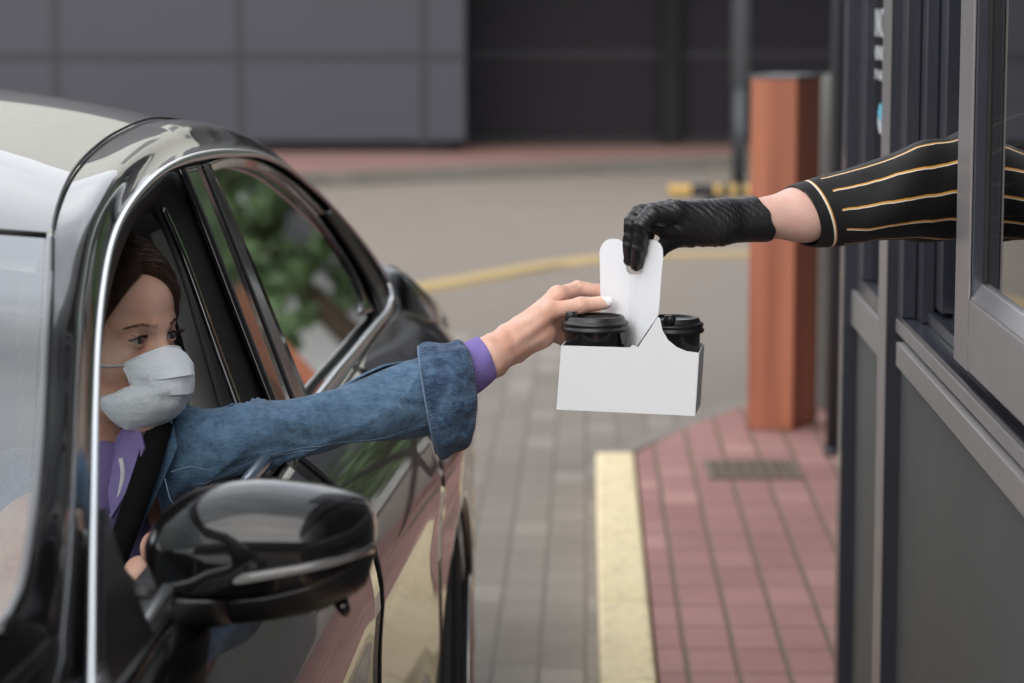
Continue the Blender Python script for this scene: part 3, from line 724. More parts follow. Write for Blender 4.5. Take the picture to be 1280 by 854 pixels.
tp = curve_px(top_p, .013, 160); bt = curve_px(bot_p, .009, 90)
def wt(t): return float(np.interp(t, [0, .3, .42, .5, .6, .66, .75, .9, 1], [.0055, .0065, .009, .0125, .0125, .008, .005, .005, .009]))
ribbon('window_trim', tp, wt, .0036, m_chrome, car, cen)
ribbon('window_trim', bt, lambda t: .016, .005, m_chrome, car, cen)
# thin rubber line outside the chrome
# painted side frame from the trim up to the roof edge
EDGE = {}
edge_px = [(-60, 850, 2.30), (0, 792, 2.37), (28, 738, 2.43), (42, 660, 2.52), (51, 570, 2.63), (56, 480, 2.76), (60, 400, 2.88), (62, 345, 2.97), (64, 292, 3.06), (72, 255, 3.17), (88, 220, 3.32), (112, 192, 3.52), (145, 168, 3.75), (190, 151, 4.05)]
side_C = [(111, 900), (112, 854), (113, 780), (114, 700), (116, 600), (118, 500), (121, 425), (127, 362), (137, 307), (152, 268), (175, 235), (205, 208), (240, 192), (280, 186)]
Cw = [PL(x, y, -.002) for x, y in side_C]
fwd = [.10, .10, .10, .10, .10, .10, .10, .10, .10, .095, .085, .065, .035, .0]
edge_px = [(x, y, c[1] - d) for (x, y, _), c, d in zip(edge_px, Cw, fwd)]
Ew = [P(*e) for e in edge_px]
last = Ew[-1] - Cw[-1]
rest = [(320, 190), (355, 205), (390, 233), (420, 263), (450, 298), (472, 328), (487, 355), (492, 378)]
for j, q in enumerate(rest):
    c = PL(*q, -.002); t = (j + 1) / len(rest); Cw.append(c); Ew.append(c + last * (1 - .25 * t) + np.array((-.02 * t, .10 * t, .012 * t)))
def rail_rows(C, E, out=.020, m=120):
    CE = cr_interp([np.r_[c, e] for c, e in zip(C, E)], m); rows = []
    N = np.array((1, -.04, .4)); N /= np.linalg.norm(N); cw = PL(290, 400)
    for i, ce in enumerate(CE):
        c, e = ce[:3], ce[3:]; a = CE[min(i + 1, m - 1)][:3] - CE[max(i - 1, 0)][:3]; a /= np.linalg.norm(a)
        s_ = np.cross(N, a)
        if s_ @ (cw - c) > 0: s_ = -s_
        fl = float(np.interp(i / (m - 1), [0, .2, .35, .6, 1], [.012, .014, .030, .028, .022])); N2 = N if e[1] > c[1] - .02 else np.array((.9, -.3, .3)); row = []
        for u in np.linspace(0, 1, 17): row.append(c + (e - c) * u + N2 * fl * (math.sin(math.pi * u ** 1.8) ** .9 if 0 < u < 1 else 0))
        rows.append(row)
    return rows
rr = rail_rows(Cw, Ew)
o = loft('side_frame', rr, m_paint, car)
loft('far_side_frame', [[mir(p) for p in r] for r in rr], m_paint, car)
# C pillar and rear deck
# tail: sweep rear of the window corner down to the belt line
rows = []
Ee = cr_interp(Ew[14:], 20)
belt = [np.array((xb(Y), Y, zb_(Y))) for Y in np.linspace(5.16, 6.2, 20)]
corner = Cw[-1]
# pillar skin between the top line continuing down the tail and the belt
tail = cr_interp([Ew[-1], P(486, 331, 5.38), P(514, 350, 5.58), P(538, 372, 5.76), P(552, 393, 5.92), P(557, 412, 6.10)], 20)
for i in range(20):
    a = np.array(tail[i]); b_ = (belt[i] + np.array((bulge(belt[i][1]) * .62 * min(1, i / 6), 0, -.085 * min(1, i / 6)))) if i > 0 else corner; row = []
    for s in np.linspace(0, 1, 8): row.append(a + (b_ - a) * s + np.array((.6, 0, .5)) * .03 * math.sin(math.pi * s))
    rows.append(row)
o = loft('rear_quarter', rows, m_paint, car); solid(o, .01)
loft('far_rear_quarter', [[mir(p) for p in r] for r in rows], m_paint, car)
# roof skin between both edges
EW = cr_interp(Ew[8:], 44)
CROWN = .064
rows = []
for i, e in enumerate(EW):
    m_ = mir(e); row = []
    for s in np.linspace(-1, 1, 41):
        h = 1 - abs(s) ** 2.3; base = e + (m_ - e) * (s + 1) / 2
        fr_ = max(0, 1 - i / 9) * .10
        row.append(base + np.array((0, -fr_ * h, CROWN * h * min(1, .5 + i / 14))))
    rows.append(row)
o = loft('roof', rows, m_paint, car)
# roof ditch: raised rubber bead along the joint
b = MB(); b.tube([p + np.array((.002, 0, .004)) for p in cr_interp(Ew[7:], 60)], .002, 8); b.build('roof_moulding', m_rubber, car, True)
# rear window and deck closing the tail
rows = []
tl = [Ew[-1]] + [np.array(p) for p in tail[1:]]
for i, e in enumerate(tl):
    m_ = mir(e); rows.append([e + (m_ - e) * (s + 1) / 2 + np.array((0, 0, .03 * (1 - s * s))) for s in np.linspace(-1, 1, 21)])
o = loft('boot_lid', rows, m_paint, car)
b = MB(); b.box(mir((xb(6.2), 6.2, 0))[0], xb(6.2) + .08, 6.17, 6.25, .3, .93); bevel(b.build('rear_bumper', m_paint, car), .04, 4)
# windscreen
WE = [P(*e) for e in edge_px[1:9]]
WE = cr_interp(WE, 24); rows = []
for i, e in enumerate(WE):
    e = e + np.array((-.006, 0, 0)); m_ = mir(e); rows.append([e + (m_ - e) * (s + 1) / 2 + np.array((0, -.10 * (1 - abs(s) ** 2.3), CROWN * .5 * (1 - abs(s) ** 2.3) - .002)) for s in np.linspace(-1, 1, 33)])
loft('windscreen', rows, m_wind, car)
b = MB(); b.tube([e + np.array((.0, -.002, 0)) for e in WE], .006, 8); b.build('windscreen_seal', m_gloss, car, True)
hd = rows[-1]; b = MB(); b.tube([np.array(p) + np.array((0, .0, .000)) for p in hd], .0035, 8); b.build('windscreen_header', m_rubber, car, True)
# bonnet
rows = []
cow = [np.array(p) for p in rows] if rows else None
r0 = []
base_edge = WE[0]
for i, Y in enumerate(np.linspace(0.9, 2.36, 22)):
    eX = xb(Y); z0 = zb_(Y); t = i / 21; m_ = mir((eX, Y, z0)); row = []
    for s in np.linspace(-1, 1, 31):
        base = np.array((eX + (m_[0] - eX) * (s + 1) / 2, Y, z0)); h = 1 - abs(s) ** 3
        row.append(base + np.array((0, -.10 * (1 - s * s) * t, (.035 + .03 * t) * h)))
    r0.append(row)
loft('bonnet', r0, m_paint, car)
b = MB(); b.box(mir((xb(.95), .95, 0))[0], xb(.95) + .06, .80, .92, .25, .80); bevel(b.build('front_bumper', m_paint, car), .05, 4)

# glazing and pillars of the side
def strip(name, A_, B_, offA, offB, mat, m=40, th=.006, par=None):
    a = cr_interp([PL(x, y, offA) for x, y in A_], m); b_ = cr_interp([PL(x, y, offB) for x, y in B_], m)
    rows = [[p + (q - p) * s for s in np.linspace(0, 1, 5)] for p, q in zip(a, b_)]
    o = loft(name, rows, mat, par or car); solid(o, th); return o
# front opening frame: outer edge on chrome, inner edge of thick seal
strip('window_frame', [(121, 500), (124, 440), (131, 372), (142, 318), (159, 276), (184, 245), (222, 216), (250, 285), (290, 390), (335, 505), (352, 560)],
      [(124, 500), (127, 440), (136, 374), (148, 327), (163, 290), (181, 268), (199, 272), (224, 327), (250, 412), (280, 515), (296, 575)], -.006, -.035, m_rubber, 60, par=sd_f)
strip('window_frame', [(199, 262), (228, 330), (262, 425), (300, 530)], [(203, 266), (232, 332), (266, 427), (305, 532)], -.012, -.012, m_gloss, 30, .008, par=sd_f)
strip('pillar_trim', [(222, 213), (252, 285), (292, 390), (337, 507), (358, 560)], [(245, 208), (272, 275), (312, 380), (355, 495), (374, 545)], .001, .001, m_gloss, 30)
strip('window_frame', [(247, 208), (274, 275), (314, 380), (357, 495), (376, 545)], [(258, 206), (288, 272), (332, 378), (377, 487), (398, 530)], -.002, -.006, m_gloss, 30, par=sd_r)
strip('window_frame', [(258, 206), (290, 197), (330, 204), (372, 231), (412, 270), (448, 312), (468, 342), (478, 368), (474, 388)],
      [(262, 216), (292, 207), (325, 214), (362, 240), (398, 280), (430, 326), (444, 356), (450, 380), (448, 394)], -.004, -.012, m_gloss, 40, par=sd_r)
strip('window_frame', [(404, 268), (434, 312), (462, 362), (474, 396)], [(414, 262), (445, 306), (474, 352), (486, 384)], -.004, -.004, m_satin, 20, par=sd_r)
# rear door pane
out_ = [(250, 212), (290, 198), (330, 205), (372, 233), (412, 272), (448, 315), (470, 350), (478, 380), (466, 402), (440, 432), (410, 470), (380, 505), (366, 520)]
V = [PL(x, y, -.014) for x, y in out_]
mk('rear_pane', V, [tuple(range(len(V)))], m_glass, sd_r, False)
# inner sill tops
bl = [PL(x, y, .002) for x, y in [(490, 398), (440, 462), (400, 514), (330, 604), (270, 684), (182, 815), (125, 885)]]
rows = []
for p in cr_interp(bl, 40):
    rows.append([p + np.array(d) for d in ((.0, 0, -.004), (-.02, 0, .0), (-.028, 0, -.004), (-.03, 0, -.03))])
loft('waist_seal', rows, m_satin, car)
rows = []
for Y in np.linspace(2.2, 5.3, 30):
    rows.append([(xb(Y) - .028 - .002, Y, .985), (xb(Y) - .05, Y, .99), (xb(Y) - .085, Y, .97), (xb(Y) - .10, Y, .90), (xb(Y) - .10, Y, .4)])
loft('door_lining', rows, m_dark_in, car)
# interior B pillar lining (pale) behind the driver
strip('pillar_lining', [(196, 290), (210, 335), (222, 385), (232, 440), (236, 530), (238, 580)], [(216, 282), (238, 340), (260, 410), (276, 470), (292, 530), (300, 590)], -.10, -.060, m_grey_in, 30, .01)
# headlining, cabin floor, seats, far trim
rows = []
for i, e in enumerate(EW):
    m_ = mir(e); rows.append([e + (m_ - e) * (s + 1) / 2 + np.array((0, 0, CROWN * .6 * (1 - s * s) - .045)) for s in np.linspace(-.97, .97, 13)])
loft('headlining', rows, m_grey_in, car)
b = MB(); b.box(mir((xb(4) - .1, 4, 0))[0], xb(4) - .09, 1.9, 6.0, .28, .34); b.build('cabin_floor', m_dark_in, car)
b = MB(); xm = mir((xb(4) - .08, 4, 0))[0]; b.box(xm, xm + .05, 2.2, 5.4, .35, .98); b.box(xm, xb(5) - .12, 4.95, 5.1, .35, 1.12); b.build('cabin_trim', m_dark_in, car)
def seat(x, y, nm):
    b = MB(); b.box(x - .25, x + .25, y - .5, y, .42, .56); s_ = b.build(nm, m_dark_in, car); bevel(s_, .05, 4)
    b = MB(); b.hexa([(x - .24, y - .02, .50), (x + .24, y - .02, .50), (x + .24, y + .12, .50), (x - .24, y + .12, .50), (x - .22, y + .12, 1.12), (x + .20, y + .12, 1.12), (x + .20, y + .24, 1.12), (x - .22, y + .24, 1.12)])
    bevel(b.build('backrest', m_dark_in, s_), .05, 4)
    b = MB(); b.box(x - .13, x + .13, y + .15, y + .25, 1.14, 1.30); bevel(b.build('headrest', m_dark_in, s_), .04, 4)
seat(-.82, 3.62, 'driver_seat'); seat(-1.62, 3.62, 'passenger_seat')
b = MB(); b.hexa([(-1.95, 2.30, .5), (-.50, 2.30, .5), (-.48, 2.78, .6), (-1.95, 2.78, .6), (-1.95, 2.30, .93), (-.50, 2.30, .93), (-.48, 2.78, .95), (-1.95, 2.78, .95)]); bevel(b.build('dashboard', m_dark_in, car), .03, 3)
pts = [(-.82 + .18 * math.cos(t), 2.98 + .06 * math.sin(t), .90 + .17 * math.sin(t)) for t in np.linspace(0, 2 * math.pi, 40)]
b = MB(); b.tube(pts, .014, 10); b.build('steering_wheel', m_satin, car, True)
# small black triangle where the mirror meets the door
o = mk('mirror_sail', [PL(113, 830, .006), PL(118, 640, .006), PL(132, 690, .006), PL(150, 735, .006), PL(178, 800, .006), PL(125, 866, .006)], [(0, 1, 2, 3, 4, 5)], m_satin, car, False); solid(o, .012)

# wing mirror
MY = 2.60
def mirror_section(x, yt, ybt, dep, n=28, power=.75, backd=.045, tilt=0):
    t0 = P(x, yt, MY); b0 = P(x, ybt, MY); cz = (t0[2] + b0[2]) / 2; hz = (t0[2] - b0[2]) / 2; ring = []
    X = t0[0]
    for k in range(n):
        a = 2 * math.pi * k / n; ca, sa = math.cos(a), math.sin(a)
        yy = -math.copysign(abs(ca) ** power, ca) * (dep if ca > 0 else backd); zz = math.copysign(abs(sa) ** power, sa) * hz
        ring.append((X, MY + .03 + yy + tilt, cz + zz))
    return ring
def bound(x): return float(np.interp(x, [176, 195, 290, 340, 380, 420, 466], [704, 738, 740, 734, 724, 711, 688]))
def topc(x): return float(np.interp(x, [176, 182, 195, 215, 240, 270, 300, 335, 370, 400, 430, 450, 460, 466, 468], [688, 672, 652, 634, 620, 610, 605.5, 605, 608.5, 613, 620, 628, 635, 652, 672]))
xs = [177, 179, 183, 189, 197, 208, 222, 240, 262, 288, 316, 345, 374, 400, 422, 440, 452, 460, 465, 467]
def depf(x): return float(np.interp(x, [176, 185, 200, 240, 320, 400, 445, 462, 468], [.01, .028, .045, .065, .08, .078, .055, .03, .008]))
def prof_y(x, z, zt, zb2):
    cz = (zt + zb2) / 2; hz = (zt - zb2) / 2; q = min(1, abs((z - cz) / hz)); return (1 - q ** 2.6) ** (1 / 2.6)
def botc(x): return float(np.interp(x, [112, 195, 260, 290, 350, 400, 440, 457, 467], [808, 801, 790, 784, 777, 767, 750, 737, 702]))
def zpx(x, y): return P(x, y, MY)[2]
def mring(x, ya, yb, yt, yb2, dep, back=.045, m=12):
    X = P(x, (ya + yb) / 2, MY)[0]; zs = np.linspace(zpx(x, ya), zpx(x, yb), m); zt, z2 = zpx(x, yt), zpx(x, yb2)
    fr_ = [(X, MY + .03 - dep * prof_y(x, z, zt, z2), z) for z in zs]; bk = [(X, MY + .03 + back * prof_y(x, z, zt, z2), z) for z in zs[::-1]]
    return fr_ + bk
def fullb(x): return float(np.interp(x, [176, 195, 215, 467], [706, 745, botc(215), botc(467)])) if x < 215 else botc(x)
mirror = loft('wing_mirror', [mring(x, topc(x) + .3, bound(x), topc(x), fullb(x), depf(x), m=18) for x in xs], m_paint, car, closed=True, caps=True)
loft('mirror_skirt', [mring(x, bound(x) + 1.2, botc(x) - .3, topc(x), botc(x), depf(x) - .001) for x in [291, 310, 335, 360, 385, 405, 428, 445, 457, 464, 467]], m_satin, mirror, closed=True, caps=True)
loft('mirror_arm', [mring(x, max(bound(x) + 1.2, 741), botc(x) - .3, float(np.interp(x, [112, 195, 240, 290], [738, 735, 690, topc(289)])), botc(x) , depf(x) * .96 if x > 215 else .062) for x in [112, 130, 150, 170, 195, 215, 240, 262, 289.5]], m_satin, mirror, closed=True, caps=True)
# gusset rising from the arm to the door corner
rows = []
for s in np.linspace(0, 1, 10):
    x = 118 + 95 * s; yt = 742 - 120 * (1 - s) ** 2.6
    p = P(x, yt, MY + .02); q = P(x, 746, MY - .018); rows.append([p, p + (q - p) * .3 + np.array((0, -.004, 0)), p + (q - p) * .65 + np.array((0, -.006, 0)), q, P(x, 760, MY + .02)])
o = loft('mirror_arm_gusset', rows, m_satin, mirror)
# indicator lens following the boundary
def ind_t(x): return float(np.interp(x, [292, 300, 330, 380, 430, 466], [724, 717, 712, 704, 693, 678]))
def ind_b(x): return float(np.interp(x, [292, 300, 330, 380, 430, 466], [731, 731, 726, 717, 705, 690]))
rows = []; rows2 = []
for x in [292, 296, 302, 315, 330, 350, 370, 390, 408, 424, 438, 448, 456, 462, 466, 468]:
    d = float(np.interp(x, [176, 185, 200, 240, 320, 400, 445, 462, 468], [.01, .028, .045, .065, .08, .078, .055, .03, .008]))
    yc = MY + .03 - d - .001
    t = P(x, ind_t(x), yc); b_ = P(x, ind_b(x), yc)
    rows.append([t + np.array((0, .012, .000)), t + np.array((0, -.003, 0)), (t + b_) / 2 + np.array((0, -.006, 0)), b_ + np.array((0, -.003, 0)), b_ + np.array((0, .012, 0))])
    rows2.append([t + np.array((0, -.0015, -.001)), b_ + np.array((0, -.0015, .001))])
Mi = Mat('ribbed_lamp_reflector'); tcn = Mi.n('ShaderNodeTexCoord'); sx_ = Mi.n('ShaderNodeSeparateXYZ'); Mi.l(tcn.outputs['Object'], sx_.inputs[0])
rb_ = Mi.math('SINE', Mi.math('MULTIPLY', sx_.outputs[0], 2 * math.pi / .0028)); Mi.l(Mi.mix(Mi._mr(rb_, -1, 1), (.10, .10, .10), (.42, .41, .40)), Mi.b.inputs['Base Color']); Mi.setv(Roughness=.35); Mi.bump(rb_, .5, .001)
ti = loft('turn_signal', rows2, Mi.m, mirror); loft('lens', rows, m_lens, mirror)
b = MB(); b.tube([P(426, 752, MY + .01), P(431, 762, MY + .01), P(433, 770, MY + .01)], [.008, .007, .003], 10); b.build('puddle_lamp', m_gloss, mirror, True)

# ================================================================ CUP CARRIER
cc_ = empty('cup_carrier', P(785, 516, 3.5), 'white cardboard two-cup carrier with a tall folded handle, held in mid air', 'cup carrier')
yF = 3.446
dv = np.array((.0145, .098, 0))
FL, FR = P(696, 512, yF), P(868, 520, yF)
poly_f = [(696, 512), (868, 520), (873, 441), (858, 439), (846, 434), (835, 425), (828, 413), (825, 398), (822, 396), (811, 414), (798, 433.5), (790, 431.5), (787, 434.5), (702, 432)]
V = [P(x, y, yF) for x, y in poly_f]
o = mk('front_panel', V, [tuple(range(len(V)))], m_card, cc_, False); solid(o, .0009, 0)
TL, TR = P(702, 432, yF), P(873, 441, yF)
o = mk('back_panel', [FL + dv, FR + dv, TR + dv, TL + dv], [(0, 1, 2, 3)], m_card, cc_, False); solid(o, .0009, 0)
o = mk('side_panel', [FR + np.array((.0006, 0, 0)), FR + dv, TR + dv, TR + np.array((.0006, 0, 0))], [(0, 1, 2, 3)], m_card, cc_, False); solid(o, .0009, 0)
o = mk('side_panel', [FL, FL + dv, TL + dv, TL], [(0, 1, 2, 3)], m_card, cc_, False); solid(o, .0009, 0)
o = mk('bottom_panel', [FL + (0, 0, .001), FR + (0, 0, .001), FR + dv + (0, 0, .001), FL + dv + (0, 0, .001)], [(0, 1, 2, 3)], m_card, cc_, False); solid(o, .0009, 0)
# handle halves folded along an upright crease
def handle_half(name, pts, Yfun):
    """triangulated, gently curved sheet"""
    V = [P(x, y, Yfun(x, y)) for x, y in pts]
    bm = bmesh.new(); vs = [bm.verts.new(p) for p in V]; f = bm.faces.new(vs); bmesh.ops.triangulate(bm, faces=[f], ngon_method='BEAUTY')
    fs = [tuple(q.index for q in ff.verts) for ff in (bm.verts.index_update() or bm.faces)]; bm.free()
    o = mk(name, V, fs, m_card, cc_, False); solid(o, .0009, 0); return o
def arc(cx, cy, rx, ry, a0, a1, n=10): return [(cx + rx * math.cos(R(a)), cy - ry * math.sin(R(a))) for a in np.linspace(a0, a1, n)]
left = [(787, 343), (786, 436), (752, 438), (751, 380), (750, 325)] + arc(765, 318, 15.5, 19.5, 175, 92, 9) + [(773, 299), (779, 303), (781, 312), (782, 330), (784, 340)]
handle_half('handle', left, lambda x, y: 3.520 + (787 - x) * .00128)
right = [(823, 394), (796, 434), (786.5, 430), (787, 343), (798, 343), (803, 336), (806, 322), (807, 308), (809, 301)] + arc(813, 315, 15.5, 15.5, 100, 8, 9) + [(829, 325), (826.5, 350), (825, 375)]
def yr(x, y): return 3.520 - .0735 * (max(x - 786.9, 0) / 38) ** .8
handle_half('handle', right, yr)

def cup(pxc, pyrim, Yc, pyb, spout_px, lab, sc_=1.0):
    c = P(pxc, pyrim, Yc); base = P(pxc, pyb, Yc)
    root = empty('coffee_cup', (c[0], c[1], c[2] - .125), lab, 'cup', 'coffee cups in the cardboard carrier')
    h = c[2]
    L_ = lambda pr: [(r_ * sc_, z_) for r_, z_ in pr]
    b = MB(); b.lathe(L_([(.0, -.108), (.029, -.108), (.030, -.106), (.0395, -.035), (.0405, -.004), (.0420, -.001), (.041, .001)]), (c[0], c[1], h), 56); b.build('cup_body', m_cup, root, True)
    b = MB(); b.lathe(L_([(.0405, -.0075), (.0445, -.0075), (.0458, -.0055), (.0458, -.0030), (.0440, -.0015), (.0438, .0008), (.0450, .0022), (.0448, .0042), (.0425, .0056), (.0405, .0065), (.0385, .0115), (.0370, .0125), (.0345, .0120), (.0330, .0085), (.0, .0080)]), (c[0], c[1], h), 72)
    lid = b.build('lid', m_lid, root, True); bevel(lid, .0006, 1, 30)
    s = P(spout_px, pyrim, Yc - (.012 if spout_px < 800 else .035)); vx = s[:2] - c[:2]; r_ = np.linalg.norm(vx); vx = vx / r_ * .0325
    rows = []
    for hh, rad in ((.006, .0085), (.0165, .0078), (.0185, .0068), (.0190, .0040)):
        rows.append([(c[0] + vx[0] + rad * math.cos(t), c[1] + vx[1] + rad * math.sin(t), h + hh) for t in np.linspace(0, 2 * math.pi, 24, endpoint=False)])
    loft('sip_spout', rows, m_lid, lid, closed=True, caps=True)
    b = MB()
    for k in range(-2, 3):
        t = math.atan2(vx[1], vx[0]) + k * .06; 
        b.tube([(c[0] + .0395 * math.cos(t), c[1] + .0395 * math.sin(t), h + .007), (c[0] + .0385 * math.cos(t), c[1] + .0385 * math.sin(t), h + .016)], .0007, 6)
    b.build('ridges', m_lid, lid, True)
    return root
cup(743.5, 406, 3.497, 500, 706, 'black lidded coffee cup under the woman\'s thumb in the carrier')
cup(839.5, 408, 3.512, 500, 837, 'black lidded coffee cup at the end nearer the service window', .945)

# ================================================================ PEOPLE
def noise3(p, seeds=((7, 3, 5), (3, 9, 4), (11, 2, 8)), sc_=1.0):
    p = np.asarray(p) * sc_
    return sum(np.sin(p[..., 0] * s[0] + p[..., 1] * s[1] * 1.3 + p[..., 2] * s[2] * .7 + s[0]) for s in seeds) / len(seeds)
def sleeve(name, st, m, n, mat, parent, folds=(), uvlen=True, disp=None, closed_end=False, power=1.0, thick=.0022):
    """st: (top px, top py, bottom px, bottom py, Y, depth ratio) stations traced from the photograph"""
    raw = []
    for (xt, yt, xb_, yb_, Y, dr) in st:
        a = P(xt, yt, Y); b_ = P(xb_, yb_, Y); raw.append(np.r_[(a + b_) / 2, (a - b_) / 2, dr])
    it = cr_interp(raw, m); rows = []; uv = []; L = 0; prev = None
    for i, q in enumerate(it):
        c, vt, dr = q[:3], q[3:6], q[6]
        ax = it[min(i + 1, m - 1)][:3] - it[max(i - 1, 0)][:3]; ax /= np.linalg.norm(ax)
        vd = np.cross(ax, vt); vd = vd / np.linalg.norm(vd) * np.linalg.norm(vt) * dr
        if prev is not None: L += np.linalg.norm(c - prev)
        prev = c; row = []
        for k in range(n + 1):
            a = 2 * math.pi * k / n
            e = vt * math.cos(a) + vd * math.sin(a); p = c + e; s = 0.0
            if disp: s = disp(i / (m - 1), a, L)
            row.append(p + e / np.linalg.norm(e) * s); uv.append((k / n, L))
        rows.append(row)
    v, f = loftvf(rows); o = mk(name, v, f, mat, parent, True, uv=uv)
    if thick: solid(o, thick, -1)
    return o, it

# ---------------- the woman in the car
YH = 3.34
HC = P(131, 414, YH); TH = R(58)
fw = np.array((math.sin(TH), -math.cos(TH), -.02)); fw /= np.linalg.norm(fw)
rt = np.array((fw[1], -fw[0], 0)); rt /= np.linalg.norm(rt)     # her right, towards the camera
upv = np.cross(rt, fw); upv /= np.linalg.norm(upv)
HM = np.stack([rt, fw, upv], 1)       # columns: local axes in world
def H(x, y, z): return HC + HM @ np.array((x, y, z), float)
woman = empty('person', (HC[0] - .1, 3.45, .55), 'dark-haired woman in a face mask and denim jacket reaching out of the car window', 'person')

def head_sdf(p):
    q = (p - HC) @ HM
    E = lambda c, r: sd_ell(q, c, r)
    C = lambda a, b, ra, rb: sd_cap(q, a, b, ra, rb)
    d = E((0, -.012, .028), (.073, .092, .082))
    d = smin(d, E((0, .028, .035), (.060, .062, .062)), .03)      # forehead
    d = smin(d, E((0, .030, -.035), (.055, .058, .070)), .03)
    for s in (-1, 1):
        d = smin(d, E((s * .038, .050, -.030), (.022, .026, .022)), .02)       # cheekbone
        d = smin(d, C((s * .050, .010, -.065), (s * .016, .070, -.104), .014, .014), .03)  # jaw
    d = smin(d, E((0, .068, -.104), (.022, .018, .016)), .02)
    d = smin(d, E((0, .070, -.060), (.028, .024, .034)), .02)      # mouth area
    for s in (-1, 1): d = smin(d, C((s * .010, .086, .014), (s * .044, .068, .015), .007, .006), .014)   # brow ridge
    d = smin(d, C((0, .082, .006), (0, .108, -.034), .0065, .0095), .012)
    for s in (-1, 1): d = smin(d, E((s * .009, .102, -.038), (.007, .009, .006)), .006)
    # sockets
    for s in (-1, 1):
        d = smax(d, -E((s * .031, .090, .000), (.0165, .013, .0115)), .010)
    # lids: a shell round each eyeball with an almond opening
    for s in (-1, 1):
        c = np.array((s * .031, .0735, -.001)); qq = q - c
        shell = np.linalg.norm(qq, axis=-1) - .0142
        xx = qq[..., 0] / .0150; w = np.clip(1 - xx * xx, 0, 1)
        up_ = .0052 * w + .0004 * xx * s; lo_ = -.0042 * w
        op = np.maximum(qq[..., 2] - up_, lo_ - qq[..., 2]); op = np.maximum(op, -qq[..., 1])
        shell = smax(shell, -op, .0012)
        d = smin(d, shell, .004)
        d = smax(d, -(np.linalg.norm(qq, axis=-1) - .0122), .001)
    # lips, ears, neck
    d = smin(d, C((-.016, .088, -.066), (.016, .088, -.066), .0055, .0055), .006)
    for s in (-1, 1): d = smin(d, E((s * .073, -.004, -.012), (.008, .017, .030)), .006)
    return d
neck_b = P(118, 640, 3.40)
neck_t = H(0, -.005, -.075)
def torso_sdf(p):
    # world-space torso under the clothes
    d = sd_cap(p, neck_t, neck_b, .050, .056)
    d = smin(d, sd_ell(p, P(105, 720, 3.45), (.15, .10, .13)), .05)
    d = smin(d, sd_ell(p, P(100, 860, 3.48), (.14, .10, .20)), .06)
    return d
def face_body(p): return smin(head_sdf(p), torso_sdf(p), .022)
# right hand (thumb side up) with forearm
wr = P(612, 447, 3.475); fa = P(548, 489, 3.438); el = P(420, 525, 3.392)
MCP = {'i': P(697, 369, 3.545), 'm': P(694, 383, 3.565), 'r': P(690, 399, 3.578), 'p': P(684, 415, 3.585)}
def hand_sdf(p):
    C = lambda a, b, ra, rb: sd_cap(p, a, b, ra, rb)
    d = C(el, fa, .029, .0255); d = smin(d, C(fa, wr, .0255, .0238), .02)
    d = smin(d, C(wr, P(642, 430, 3.51), .0245, .0205), .02); d = smin(d, C(P(642, 430, 3.51), P(665, 415, 3.53), .0205, .021), .02)
    # palm: metacarpals
    pa = [P(638, 421, 3.505), P(640, 428, 3.52), P(642, 436, 3.53), P(645, 441, 3.535)]
    for a, k, r in zip(pa, 'imrp', (.0125, .013, .013, .012)):
        d = smin(d, C(a, MCP[k], .0135, r), .012)
    # fingers
    d = smin(d, C(MCP['i'], P(722, 361, 3.575), .0115, .0100), .007)
    d = smin(d, C(P(722, 360, 3.575), P(748, 364, 3.582), .0102, .0092), .003)
    d = smin(d, C(P(748, 364, 3.582), P(768, 371, 3.576), .0092, .0078), .003)
    f = C(MCP['m'], P(722, 382, 3.60), .0118, .0105); f = smin(f, C(P(722, 382, 3.60), P(750, 391, 3.596), .0104, .0094), .003); f = smin(f, C(P(750, 391, 3.596), P(768, 396, 3.585), .0092, .008), .003)
    d = smin(d, f, .0035)
    f = C(MCP['r'], P(716, 408, 3.605), .0112, .010); f = smin(f, C(P(716, 408, 3.605), P(738, 417, 3.598), .0098, .0088), .003); d = smin(d, f, .0035)
    f = C(MCP['p'], P(706, 425, 3.602), .0105, .009); f = smin(f, C(P(706, 425, 3.602), P(724, 433, 3.596), .0088, .0078), .003); d = smin(d, f, .0035)
    # thumb
    cm, mc, ip, tp_ = P(632, 430, 3.49), P(684, 390, 3.512), P(726, 382, 3.522), P(757, 378.5, 3.531)
    d = smin(d, C(cm, mc, .0175, .0128), .020)
    t = C(mc, ip, .0120, .0106); t = smin(t, C(ip, tp_, .0108, .0092), .003)
    t = smin(t, np.linalg.norm(p - ip, axis=-1) - .0112, .003)
    d = smin(d, t, .006)
    # thenar fullness
    d = smin(d, sd_ell(p, P(668, 418, 3.52), (.030, .020, .020)), .015)
    for cpt, w_ in ((P(722, 361, 3.575), .006), (P(726, 382, 3.522), .005), (P(697, 369, 3.54), .007)):
        rr_ = np.linalg.norm(p - cpt, axis=-1); d = d + .00035 * np.sin((p[..., 0] + .25 * p[..., 2]) * 2600) * np.exp(-((p[..., 0] - cpt[0]) / w_) ** 2) * (rr_ < .022)
    d = d + .0007 * np.sin((p[..., 2] * .8 - p[..., 0] * .45) * 380) * np.exp(-((p[..., 0] - P(665, 415, 3.53)[0]) / .03) ** 2)
    d = d + .0006 * np.sin(p[..., 0] * 260 + p[..., 2] * 120) * (np.abs(p[..., 0] - P(625, 450, 3.5)[0]) < .02)
    return d
